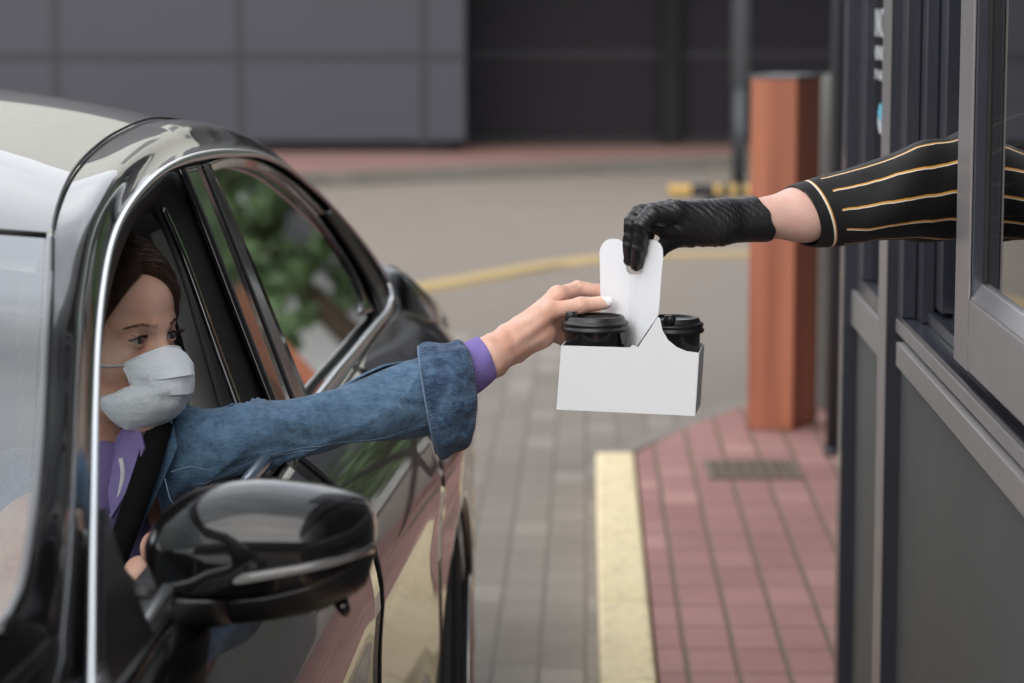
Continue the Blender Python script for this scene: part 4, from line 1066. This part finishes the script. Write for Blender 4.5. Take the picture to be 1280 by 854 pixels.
# other hand low by the sill
def hand2_sdf(p):
    d = sd_cap(p, P(120, 830, 3.30), P(176, 716, 3.16), .030, .021)
    d = smin(d, sd_ell(p, P(200, 686, 3.12), (.024, .018, .024)), .015)
    for (x, y, x2, y2) in ((205, 670, 224, 652), (208, 676, 232, 664), (210, 684, 236, 676), (208, 692, 232, 690)):
        d = smin(d, sd_cap(p, P(x, y, 3.11), P(x2, y2, 3.09), .0090, .0075), .003)
    return smin(d, sd_cap(p, P(192, 680, 3.11), P(205, 658, 3.08), .010, .008), .006)
def woman_sdf(p):
    d = smin(head_sdf(p), torso_sdf(p), .022)
    d = smin(d, sd_cap(p, P(150, 610, 3.42), P(235, 565, 3.37), .05, .032), .03)
    d = smin(d, sd_cap(p, P(235, 565, 3.37), el, .032, .029), .015)
    d = smin(d, hand_sdf(p), .006)
    return smin(d, smin(hand2_sdf(p), sd_cap(p, P(60, 800, 3.45), P(120, 830, 3.30), .045, .032), .02), .006)
VV, FF = surface_nets(woman_sdf, (HC[0] - .22, 3.02, P(100, 1000, 3.48)[2]), (P(785, 400, 3.6)[0], 3.68, HC[2] + .14), .0020)
body = mk('body', VV, FF, m_skin, woman)
sm = body.modifiers.new('soft', 'SMOOTH'); sm.iterations = 2; sm.factor = .4
# thumb nail
nc = P(757.5, 377, 3.5228); nrm = np.array((.02, -1, .22)); nrm /= np.linalg.norm(nrm); ax_ = P(770, 376, 3.53) - P(740, 380, 3.525); ax_ /= np.linalg.norm(ax_); sd_ = np.cross(nrm, ax_)
rows = []
for i, s in enumerate(np.linspace(-1, 1, 9)):
    w = .0062 * (1 - abs(s) ** 4) ** .5 + .0003; rows.append([nc + ax_ * s * .0100 + sd_ * w * 1.05 * t + nrm * (.0010 - .0026 * t * t - .0012 * max(s, 0) ** 2) for t in np.linspace(-1, 1, 7)])
o = loft('fingernail', rows, m_nail, body); solid(o, .0008, 1)
# eyes
for s in (1, -1):
    ec = H(s * .031, .0735, -.001); b = MB()
    gz = HM @ np.array((.10 * 0 - .0, 1, -.02)); gz /= np.linalg.norm(gz)
    rows = []
    ref = np.cross(gz, (0, 0, 1.)); ref /= np.linalg.norm(ref); r2 = np.cross(gz, ref)
    for a in np.linspace(.001, math.pi, 20): rows.append([ec + .0125 * (math.cos(a) * gz + math.sin(a) * (math.cos(t) * ref + math.sin(t) * r2)) for t in np.linspace(0, 2 * math.pi, 24, endpoint=False)])
    eye = loft('eye', rows, m_eye, body, closed=True)
    rows = []
    for a in np.linspace(.001, .50, 8): rows.append([ec + (.0129) * (math.cos(a) * gz + math.sin(a) * (math.cos(t) * ref + math.sin(t) * r2)) for t in np.linspace(0, 2 * math.pi, 24, endpoint=False)])
    loft('iris', rows, m_iris, eye, closed=True)
    # lashes and brow
    b = MB()
    for k in range(26):
        t = -1 + 2 * k / 25; x = s * .031 + .0145 * t; w = max(0, 1 - t * t); z = -.001 + .0050 * w + .0006
        y = .0735 + math.sqrt(max(.0142 ** 2 - (.0145 * t * .95) ** 2 - (.005 * w) ** 2, 1e-7)) + .0004
        L = .0075 * (.7 + .3 * s * t)
        p0 = H(x, y, z); p1 = H(x + .003 * t + s * .002, y + L * .75, z + .0005); p2 = H(x + .005 * t + s * .003, y + L * 1.1, z + L * .55)
        b.tube([p0, p1, p2], [.00050, .0004, .0001], 5)
    lid_ = []
    for k in range(15):
        t = -1 + 2 * k / 14; w = max(0, 1 - t * t); lid_.append(H(s * .031 + .0142 * t, .0738 + math.sqrt(max(.0142 ** 2 - (.0142 * t * .97) ** 2 - (.005 * w) ** 2, 1e-7)), -.001 + .0051 * w))
    b.tube(lid_, [.0003] + [.0009] * 13 + [.0003], 6)
    b.build('eyelashes', m_brow, body, True)
    b = MB(); random.seed(3)
    pts = []
    for k in range(150):
        t = random.random() ** .9 * .97; x = s * (.011 + .041 * t); w = .0026 * (1 - t) ** .55 + .0003
        zz = .0145 + .0095 * math.sin(t * 2.1) - .0090 * t + random.uniform(-1, 1) * w
        lo_, hi_ = .04, .11
        for _ in range(22):
            mid = (lo_ + hi_) / 2
            if head_sdf(H(x, mid, zz)[None])[0] < 0: lo_ = mid
            else: hi_ = mid
        L = .0050 * (1 - .4 * t); p0 = H(x, lo_ - .0003, zz); p1 = H(x + s * L * (.35 + .6 * t), lo_ + .0004 - L * .5 * t, zz + L * (.35 - .7 * t))
        b.tube([p0, p1], [.00028, .0001], 4)
    b.build('eyebrow', m_brow, body, True)

# hair: a thick swept shell cut along a slanted hairline
def hair_sdf(p):
    q = (p - HC) @ HM
    d = sd_ell(q, (0, -.016, .034), (.083, .102, .089))
    d = smin(d, sd_ell(q, (0, -.055, -.02), (.070, .060, .085)), .03)
    d = smin(d, sd_ell(q, (0, .020, .062), (.060, .066, .060)), .03)
    d = smin(d, sd_cap(q, (.055, -.045, -.02), (.050, -.07, -.17), .034, .024), .03)
    d = smin(d, sd_cap(q, (-.055, -.045, -.02), (-.050, -.07, -.17), .034, .024), .03)
    d = smin(d, head_sdf(p) - .0075, .012)
    # strand relief following the sweep from parting to temple
    st = np.sin((q[..., 2] * .55 + q[..., 1] * .9) * 0 + (q[..., 1] - .7 * q[..., 2]) * 330 + 3 * np.sin(q[..., 0] * 40)) * .0009
    d = d + st + .0015 * np.sin(q[..., 0] * 90 + q[..., 2] * 60) * .5
    v1 = (q - np.array((.020, .079, .083))) @ np.array((.442, -.694, .568)) - .35 * np.clip(.05 - np.abs(q[..., 2] - .045), 0, 1) * .12
    v2 = (q - np.array((.006, .081, .081))) @ np.array((-.442, -.694, .568))
    d = smax(d, -np.maximum(v1, v2), .006)
    face = sd_ell(q, (0, .028, -.02), (.064, .075, .085))
    d = smax(d, -(face + .002), .004)
    return d
V, Fc = surface_nets(hair_sdf, HC - .20, HC + (.16, .20, .16), .0024)
hair = mk('hair', V, Fc, m_hair, woman)
# combed strands lying on the hair, and a few loose ones
random.seed(11)
cs_ = np.array((0, -.012, .02)); paths = []
for k in range(420):
    y0 = random.uniform(-.05, .078); sx_k = 1 if random.random() < .8 else -1
    a = np.array((.016 + random.uniform(-.004, .004), y0, .115 - .35 * max(y0, 0) - .2 * max(-y0, 0))) - cs_
    e = np.array((sx_k * random.uniform(.066, .074), y0 * .35 - .015 + random.uniform(-.02, .012), random.uniform(-.03, .03))) - cs_
    w = random.uniform(.25, .75); pts = []
    for t in np.linspace(0, random.uniform(.55, 1), 12):
        d = a / np.linalg.norm(a) * (1 - t) + e / np.linalg.norm(e) * t + np.array((0, .12 * math.sin(math.pi * t) * w, .12 * math.sin(math.pi * t))); pts.append(d / np.linalg.norm(d))
    paths.append(pts)
D = np.array(paths); Dw = D @ HM.T; c0w = H(*cs_); lo_ = np.full(D.shape[:2], .03); hi_ = np.full(D.shape[:2], .16)
for _ in range(16):
    mid = (lo_ + hi_) / 2; ins = hair_sdf(c0w + Dw * mid[..., None]) < 0
    lo_ = np.where(ins, mid, lo_); hi_ = np.where(ins, hi_, mid)
b = MB()
for k in range(len(paths)):
    ok = lo_[k] > .075; n_ok = int(np.argmin(ok)) if not ok.all() else len(ok)
    if n_ok < 4: continue
    lift = random.uniform(.0002, .0012); pts = [c0w + Dw[k, j] * (lo_[k, j] + lift) for j in range(n_ok)]
    b.tube(pts, [.0005] * (n_ok - 1) + [.0002], 4)
for k in range(26):
    x = random.uniform(-.05, .05); y_ = random.uniform(-.03, .05)
    p = H(x, y_, .122 - abs(x) * .4 - abs(y_) * .15); d = np.array((random.uniform(-.03, .05), random.uniform(-.02, .02), random.uniform(.004, .016)))
    b.tube([p, p + d * .5 + (0, 0, .005), p + d], [.0003, .0003, .0001], 4)
b.build('loose_strands', m_hair, hair, True)

# face mask
MR = [ # z_c, y_c, side x, side y, side z
 (-.010, .100, .050, .070, -.030), (-.020, .116, .0495, .073, -.036), (-.032, .127, .048, .077, -.043), (-.044, .1325, .0465, .080, -.050), (-.0450, .1305, .0466, .0795, -.0503),
 (-.056, .1330, .0455, .081, -.055), (-.068, .1310, .047, .079, -.0585), (-.0690, .1288, .049, .0745, -.060), (-.082, .123, .054, .062, -.0675), (-.094, .113, .0625, .043, -.0735), (-.104, .101, .0590, .046, -.086), (-.112, .089, .050, .052, -.100), (-.118, .078, .040, .058, -.111)]
def mask_pt(row, a, s_):
    zc, yc, xs_, ys_, zs_ = row; t = a
    x = xs_ * math.sin(t * math.pi / 2) ** .95 if t > 0 else 0
    y = ys_ + (yc - ys_) * (math.cos(t * math.pi / 2) ** .95)
    z = zc + (zs_ - zc) * t ** 1.5
    return x * s_, y, z
rows = []
for i, row in enumerate(MR):
    r_ = []
    for k in range(-14, 15):
        t = abs(k) / 14; s_ = 1 if k > 0 else -1; x, y, z = mask_pt(row, t * .999, s_)
        cr_ = .0022 * math.sin(i * 2.3 + k * .35) * (1 - t) + .0012 * math.sin(k * 1.1 + i) * t 
        r_.append(H(x, y + cr_, z + cr_ * .5))
    rows.append(r_)
mask = loft('face_mask', rows, m_mask, woman); solid(mask, .0010, 0)
es = mask.modifiers.new('fold', 'EDGE_SPLIT'); es.split_angle = R(38)
# stitched top edge and side bindings
b = MB(); b.tube([H(*[c_ + d_ for c_, d_ in zip(mask_pt(MR[0], abs(k) / 14 * .999, 1 if k > 0 else -1), (0, .0012, -.0006))]) for k in range(-14, 15)], .0013, 6); b.build('nose_binding', m_mask, mask, True)
for s_ in (1, -1):
    b = MB(); b.tube([H(*mask_pt(r_, .999, s_)) for r_ in MR], .0016, 6); b.build('side_binding', m_mask, mask, True)
    for (zs_, i0) in ((0, 0), (1, -1)):
        if i0 == 0: lp = [(.050, .073, -.031), (.067, .058, -.031), (.079, .032, -.028), (.084, .0, -.022)]
        else: lp = [(.0630, .045, -.0745), (.076, .026, -.070), (.084, .0, -.060)]
        b = MB(); b.tube([H(s_ * p[0], p[1], p[2]) for p in cr_interp(lp, 10)], .0021, 7); b.build('ear_loop', m_cord, mask, True)

# hoodie: lilac neck and drawstring
def hood_sdf(p):
    d = sd_cap(p, P(135, 560, 3.36), P(108, 660, 3.38), .058, .075)
    d = smin(d, sd_ell(p, P(105, 740, 3.42), (.13, .105, .12)), .04)
    inner = sd_cap(p, H(0, .0, -.05), P(118, 600, 3.37), .052, .050)
    d = smax(d, -inner, .006)
    # open front wedge below the chin
    return d + .0012 * np.sin(p[..., 0] * 120 + p[..., 2] * 70)
V, Fc = surface_nets(hood_sdf, P(60, 800, 3.42) - (0, .18, 0), P(210, 520, 3.38) + (.02, .16, .02), .0035)
hoodie = mk('hoodie', V, Fc, m_lilac, woman)
rows = []
b = MB(); b.tube(cr_interp([P(151, 573, 3.275), P(154, 590, 3.27), P(152, 608, 3.272), P(146, 630, 3.275), P(140, 646, 3.28)], 14), .0034, 8); b.build('drawstring', m_cord, hoodie, True)
# collar flap of the hoodie
def patch(name, pts, mat, par, th=.004, ylist=None):
    V = [P(*q) for q in pts]; o = mk(name, V, [tuple(range(len(V)))], mat, par, False); solid(o, th, 0); bevel(o, .0015, 2); return o
patch('hood_edge', [(146, 548, 3.285), (158, 530, 3.29), (176, 533, 3.285), (181, 560, 3.265), (172, 590, 3.262), (154, 625, 3.268), (140, 648, 3.275), (136, 615, 3.282), (142, 580, 3.284)], m_lilac, hoodie, .006)

# denim jacket body
def jac_sdf(p):
    d = sd_ell(p, P(165, 700, 3.42), (.150, .115, .150))
    d = smin(d, sd_cap(p, P(205, 580, 3.40), P(260, 562, 3.36), .050, .048), .04)
    d = smin(d, sd_cap(p, P(205, 590, 3.40), P(180, 720, 3.36), .055, .06), .03)
    d = smin(d, sd_ell(p, P(20, 690, 3.52), (.12, .10, .14)), .06)
    fold = .0022 * np.sin(p[..., 0] * 75 + np.sin(p[..., 2] * 50) * 2 + p[..., 2] * 60)
    d = d + fold
    inner = sd_cap(p, P(130, 520, 3.33), P(128, 700, 3.31), .052, .060)
    return smax(d, -inner, .01)
V, Fc = surface_nets(jac_sdf, P(-60, 860, 3.6) - (0, .2, 0), P(320, 500, 3.4) + (.03, .14, .03), .004)
jacket = mk('jacket', V, Fc, m_denim, woman)
# collar wing, front placket, pocket seam
patch('collar', [(187, 520, 3.30), (214, 515, 3.31), (222, 560, 3.29), (200, 610, 3.275), (176, 662, 3.27), (172, 640, 3.27), (190, 585, 3.28)], m_denim, jacket, .006)
b = MB(); b.tube([P(206, 598, 3.262), P(212, 622, 3.258), P(222, 640, 3.256)], .0009, 5).tube([P(214, 590, 3.262), P(238, 583, 3.262), P(262, 588, 3.262)], .0009, 5); b.build('seam', m_thread, jacket, True)
bt_ = MB()
# sleeve
def fdisp(t, a, L):
    u = L * 1.0
    s = .0050 * math.sin(u * 55 + 2.2 * math.sin(a) + 1.2 * math.sin(u * 23)) * math.exp(-((t - .28) / .22) ** 2)
    s += .0036 * math.sin(u * 38 - 1.8 * a + .5) * math.exp(-((t - .75) / .3) ** 2)
    s += .0055 * (1 - abs(math.sin(u * 17 + 1.1 * a + .8 * math.sin(2 * a + u * 9)))) ** 4 * (.35 + math.exp(-((t - .36) / .16) ** 2))
    s -= .0045 * (1 - abs(math.sin(u * 13 - 1.5 * a + 1.2))) ** 5 * (.4 + math.exp(-((t - .8) / .15) ** 2))
    s += .0018 * math.sin(3 * a + u * 28) + .0012 * math.sin(5 * a - u * 60)
    return s
st = [(196, 530, 205, 640, 3.36, .9), (222, 512, 240, 622, 3.36, .9), (258, 510, 268, 606, 3.355, .9), (296, 511, 308, 588, 3.35, .95), (325, 506, 342, 575, 3.35, 1), (365, 500, 382, 569, 3.365, 1), (410, 488, 424, 561, 3.385, 1), (455, 472, 468, 553, 3.40, 1), (500, 455, 508, 545, 3.42, .85), (540, 444, 550, 538, 3.43, .7)]
slv, _ = sleeve('sleeve', st, 150, 64, m_denim, jacket, disp=fdisp)
_sv = [np.array(v.co) + ORG[slv.name] for v in slv.data.vertices]
for kk in (24, 25):
    b = MB(); pth = [_sv[i * 65 + kk] + np.array((0, -.0006, -.0003)) for i in range(20, 148)]
    b.tube(pth, .0006, 5); b.build('seam', m_thread, slv, True)
def cdisp(t, a, L):
    return .0010 * math.sin(11 * a + 3 * t) * (.3 + t) + .0010 * math.sin(7 * a - 5 * t + 1) + .0012 * math.sin(t * 9 + 2 * a)
st = [(523, 434, 546, 566, 3.43, .76), (529, 429.5, 549, 571, 3.43, .78), (545, 428, 558, 571.5, 3.43, .78), (562, 428, 568, 567, 3.432, .76), (574, 427.5, 577, 562, 3.435, .72), (580, 430, 581, 556, 3.437, .66)]
cuff, _ = sleeve('cuff', st, 30, 72, m_denimd, slv, disp=cdisp, thick=.004)
# cuff edge stitching, frayed edge and button
def ringpts(t_, out):
    raw = [np.r_[(P(a, b, Y) + P(c, d, Y)) / 2, (P(a, b, Y) - P(c, d, Y)) / 2, dr] for a, b, c, d, Y, dr in st]
    q = cr_interp(raw, 40)[t_]; q2 = cr_interp(raw, 40); ax = q2[min(t_ + 1, 39)][:3] - q2[max(t_ - 1, 0)][:3]; ax /= np.linalg.norm(ax)
    vt = q[3:6]; vd = np.cross(ax, vt); vd = vd / np.linalg.norm(vd) * np.linalg.norm(vt) * q[6]
    return [q[:3] + (vt * math.cos(a) + vd * math.sin(a)) * (1 + out) for a in np.linspace(0, 2 * math.pi, 73)]
for t_ in (0,):
    b = MB(); b.tube(ringpts(t_, .01), .0016, 6); b.build('edge_binding', m_thread, cuff, True)
for t_ in (4, 36):
    rp = cr_interp(ringpts(t_, .012), 220); b = MB()
    for i in range(0, 218, 3): b.tube([rp[i], rp[i + 1]], .00045, 4)
    b.build('stitching', m_thread, cuff, True)
bc = P(559, 554, 3.405)
b = MB(); b.tube([bc + (0, .004, 0), bc + (0, -.002, 0)], .0042, 16); b.build('button', m_chrome, cuff, True)
st = [(535, 446, 556, 514, 3.44, 1), (556, 437, 576, 504, 3.452, 1), (575, 430, 594, 493, 3.46, 1), (590, 424, 610, 481, 3.467, 1), (596.5, 421, 618, 474, 3.47, 1)]
lc, _ = sleeve('hoodie_cuff', st, 26, 64, m_lilacrib, hoodie, thick=.0028, disp=lambda t, a, L: .0006 * math.sin(5 * a + 8 * t))

# seat belt across the jacket, part of the car
rows = []
for (x, y, Y, w) in [(226, 508, 3.335, 26), (212, 540, 3.285, 28), (200, 580, 3.262, 30), (186, 622, 3.250, 30), (172, 662, 3.245, 30), (156, 705, 3.245, 30), (140, 760, 3.25, 30)]:
    rows.append([P(x - w * .5, y - w * .15, Y), P(x, y, Y - .003), P(x + w * .5, y + w * .15, Y)])
rows = [[np.array(p) - np.array((.014, 0, 0)) for p in r] for r in rows]
mrow = cr_interp([np.concatenate(r) for r in rows], 30)
o = loft('seat_belt', [[q[:3], q[3:6], q[6:9]] for q in mrow], simple('belt_webbing', (.008, .008, .009), .95, vary=.1, spec=.1), car); solid(o, .0015)

# ---------------- the server behind the window
server = empty('person', Wp(.95, 3.7, .14), 'person inside the booth reaching out a black-gloved hand from a black sleeve with gold stripes', 'person')
def Cc(p): return lambda a, b, ra, rb: sd_cap(p, a, b, ra, rb)
sw = P(925, 276, 3.515); sf = P(1005, 267, 3.55); se = P(1180, 232, 3.72)
sh = np.array((.93, 3.78, 1.42))
def glove_core(p, e=0.0):
    C = Cc(p)
    d = C(P(950, 272, 3.525), P(905, 278, 3.51), .0275, .0285)
    # metacarpals fan out from wrist to knuckles
    kn = {'i': P(845, 264, 3.470), 'm': P(838, 262, 3.495), 'r': P(835, 264, 3.520), 'p': P(838, 270, 3.543)}
    for k, wz in zip('imrp', (3.497, 3.508, 3.518, 3.53)):
        d = smin(d, C(P(905, 274, wz), kn[k], .021, .0135), .014)
    d = smin(d, sd_ell(p, P(880, 283, 3.495), (.042, .025, .023)), .02); d = smin(d, sd_ell(p, P(852, 284, 3.492), (.022, .024, .014)), .015)
    f = C(kn['i'], P(815, 268, 3.460), .0130, .0120); f = smin(f, C(P(815, 268, 3.460), P(804, 279, 3.458), .0120, .0118), .004)
    f = smin(f, C(P(804, 279, 3.458), P(799.5, 309, 3.470), .0118, .0100), .003); f = smin(f, C(P(799.5, 309, 3.470), P(796, 331, 3.484), .0100, .0086), .003)
    d = smin(d, f, .006)
    f = C(kn['m'], P(800, 267, 3.492), .0130, .0116); f = smin(f, C(P(800, 267, 3.492), P(791, 278, 3.492), .0116, .0112), .004)
    f = smin(f, C(P(791, 278, 3.492), P(787.5, 304, 3.497), .0112, .0096), .003); f = smin(f, C(P(787.5, 304, 3.497), P(787, 325, 3.505), .0094, .0082), .003)
    d = smin(d, f, .003)
    f = C(kn['r'], P(806, 270, 3.530), .0122, .0108); f = smin(f, C(P(806, 270, 3.530), P(797, 296, 3.545), .0108, .0094), .003); f = smin(f, C(P(797, 296, 3.545), P(798, 318, 3.55), .0092, .008), .003)
    d = smin(d, f, .003)
    f = C(kn['p'], P(816, 276, 3.565), .0110, .0098); f = smin(f, C(P(816, 276, 3.565), P(808, 300, 3.572), .0096, .0084), .003)
    d = smin(d, f, .003)
    t = C(P(898, 287, 3.492), P(862, 295, 3.497), .0190, .0135); t = smin(t, C(P(862, 295, 3.497), P(838, 301, 3.512), .0135, .0118), .005); t = smin(t, C(P(838, 301, 3.512), P(815, 322, 3.524), .0112, .0090), .003); t = smin(t, sd_ell(p, P(828, 284, 3.505), (.016, .020, .012)), .01)
    d = smin(d, t, .010)
    return d
def glove_sdf(p):
    d = glove_core(p)
    # puckers of thin nitrile: across the back of the hand and round the wrist
    x = p[..., 0]; z = p[..., 2]; y = p[..., 1]
    xw = P(925, 276, 3.5)[0]; xp = P(880, 276, 3.5)[0]
    w1 = np.exp(-((x - xw) / .022) ** 2); w2 = np.exp(-((x - xp) / .03) ** 2)
    s = .00034 * np.sin((x + .25 * (z - 1.35) + .1 * y) * 1150 + 1.5 * np.sin(z * 160)) * w1
    s = s + .00030 * np.sin((x * .75 + z * .85) * 760 + 2.0 * np.sin(x * 120)) * w2
    s = s + .0005 * np.sin(x * 420 + y * 380 + z * 500)
    d = d + s
    # flared open cuff
    a, b_ = P(915, 277, 3.512), P(953, 273, 3.527)
    cu = sd_cap(p, a, b_, .0275, .0320)
    cut = ((p - b_) @ ((b_ - a) / np.linalg.norm(b_ - a))) + .0015 * np.sin(z * 260) - .35 * (P(950, 273, 3.527)[2] - z)
    cu = np.maximum(cu, cut - .000)
    d = np.maximum(d, cut)
    return smin(d, cu, .004)
def sbody(p):
    C = Cc(p)
    d = C(se, sf, .044, .0345); d = smin(d, C(sf, sw, .0345, .0240), .02)
    d = smin(d, C(sw, P(880, 276, 3.505), .020, .018), .02)
    for a, b_ in ((P(880, 274, 3.49), P(845, 264, 3.470)), (P(880, 276, 3.51), P(838, 264, 3.50)), (P(880, 278, 3.52), P(838, 268, 3.53)), (P(880, 286, 3.495), P(855, 297, 3.50))):
        d = smin(d, C(a, b_, .012, .008), .012)
    d = smin(d, C(se, sh, .046, .058), .03)
    return d
def storso(p):
    d = sd_ell(p, (1.05, 3.86, 1.22), (.15, .20, .26)); d = smin(d, sd_ell(p, (1.06, 3.86, .92), (.15, .17, .25)), .08)
    d = smin(d, sd_cap(p, (1.04, 3.87, 1.40), (1.02, 3.87, 1.56), .06, .052), .04)
    d = smin(d, sd_ell(p, (1.0, 3.87, 1.67), (.095, .075, .115)), .03)
    d = smin(d, sd_cap(p, sh, (1.05, 3.86, 1.40), .055, .07), .05)
    d = smin(d, sd_cap(p, (1.06, 4.02, 1.40), (1.02, 4.12, 1.12), .05, .042), .04)
    for s in (-1, 1): d = smin(d, sd_cap(p, (1.06, 3.86 + s * .09, .88), (1.07, 3.86 + s * .1, .2), .085, .05), .05)
    return d
Vs, Fs = surface_nets(lambda p: smin(storso(p), sbody(p), .02), (P(835, 300, 3.45)[0], 3.42, .16), (1.32, 4.27, 1.82), .0036)
sbod = mk('body', Vs, Fs, m_skin2, server)
s_ = sbod.modifiers.new('soft', 'SMOOTH'); s_.iterations = 2
glove = mk('glove', *(surface_nets(glove_sdf, (P(775, 300, 3.45)[0], 3.42, P(830, 350, 3.45)[2]), (P(968, 250, 3.52)[0], 3.62, P(850, 238, 3.5)[2]), .00135)), m_nitrile, server)
gm = glove.modifiers.new('soft', 'SMOOTH'); gm.iterations = 1; gm.factor = .4
def shirt_sdf(p): return storso(p) - .014
V, Fc = surface_nets(lambda p: np.maximum(storso(p) - .014, np.maximum(p[..., 2] - 1.47, .5 - p[..., 2])), (.78, 3.58, .44), (1.32, 4.27, 1.50), .014)
shirt = mk('shirt', V, Fc, m_rubber, server)
V, Fc = surface_nets(lambda p: np.maximum(sd_ell(p, (1.02, 3.87, 1.70), (.11, .09, .12)), .97 - p[..., 0]), (.88, 3.75, 1.55), (1.16, 4.0, 1.86), .01)
mk('hair', V, Fc, m_hair, server)
def sdisp(t, a, L):
    s = .0020 * math.sin(L * 40 + 2 * a) + .0012 * math.sin(2 * a - L * 30 + .6) * min(1, t * 3) + .0013 * math.sin(4 * a + L * 70) * min(1, t * 3)
    return s - .0015
st = [(984, 232, 1017, 309, 3.548, .95), (990, 230, 1023, 310, 3.551, .95), (1010, 225, 1042, 308.5, 3.558, .95), (1035, 217, 1064, 306, 3.568, .95), (1070, 205, 1090, 304, 3.58, .9), (1110, 192, 1125, 302, 3.60, .9), (1150, 179, 1160, 301, 3.63, .9), (1185, 168, 1195, 300, 3.66, .9), (1215, 156, 1222, 300, 3.69, .9), (1270, 138, 1270, 296, 3.72, .9), (1370, 118, 1370, 290, 3.76, .9), (1460, 110, 1460, 280, 3.78, .9)]
sleeve('shirt_sleeve', st, 150, 72, m_stripe, shirt, disp=sdisp, thick=.0018)
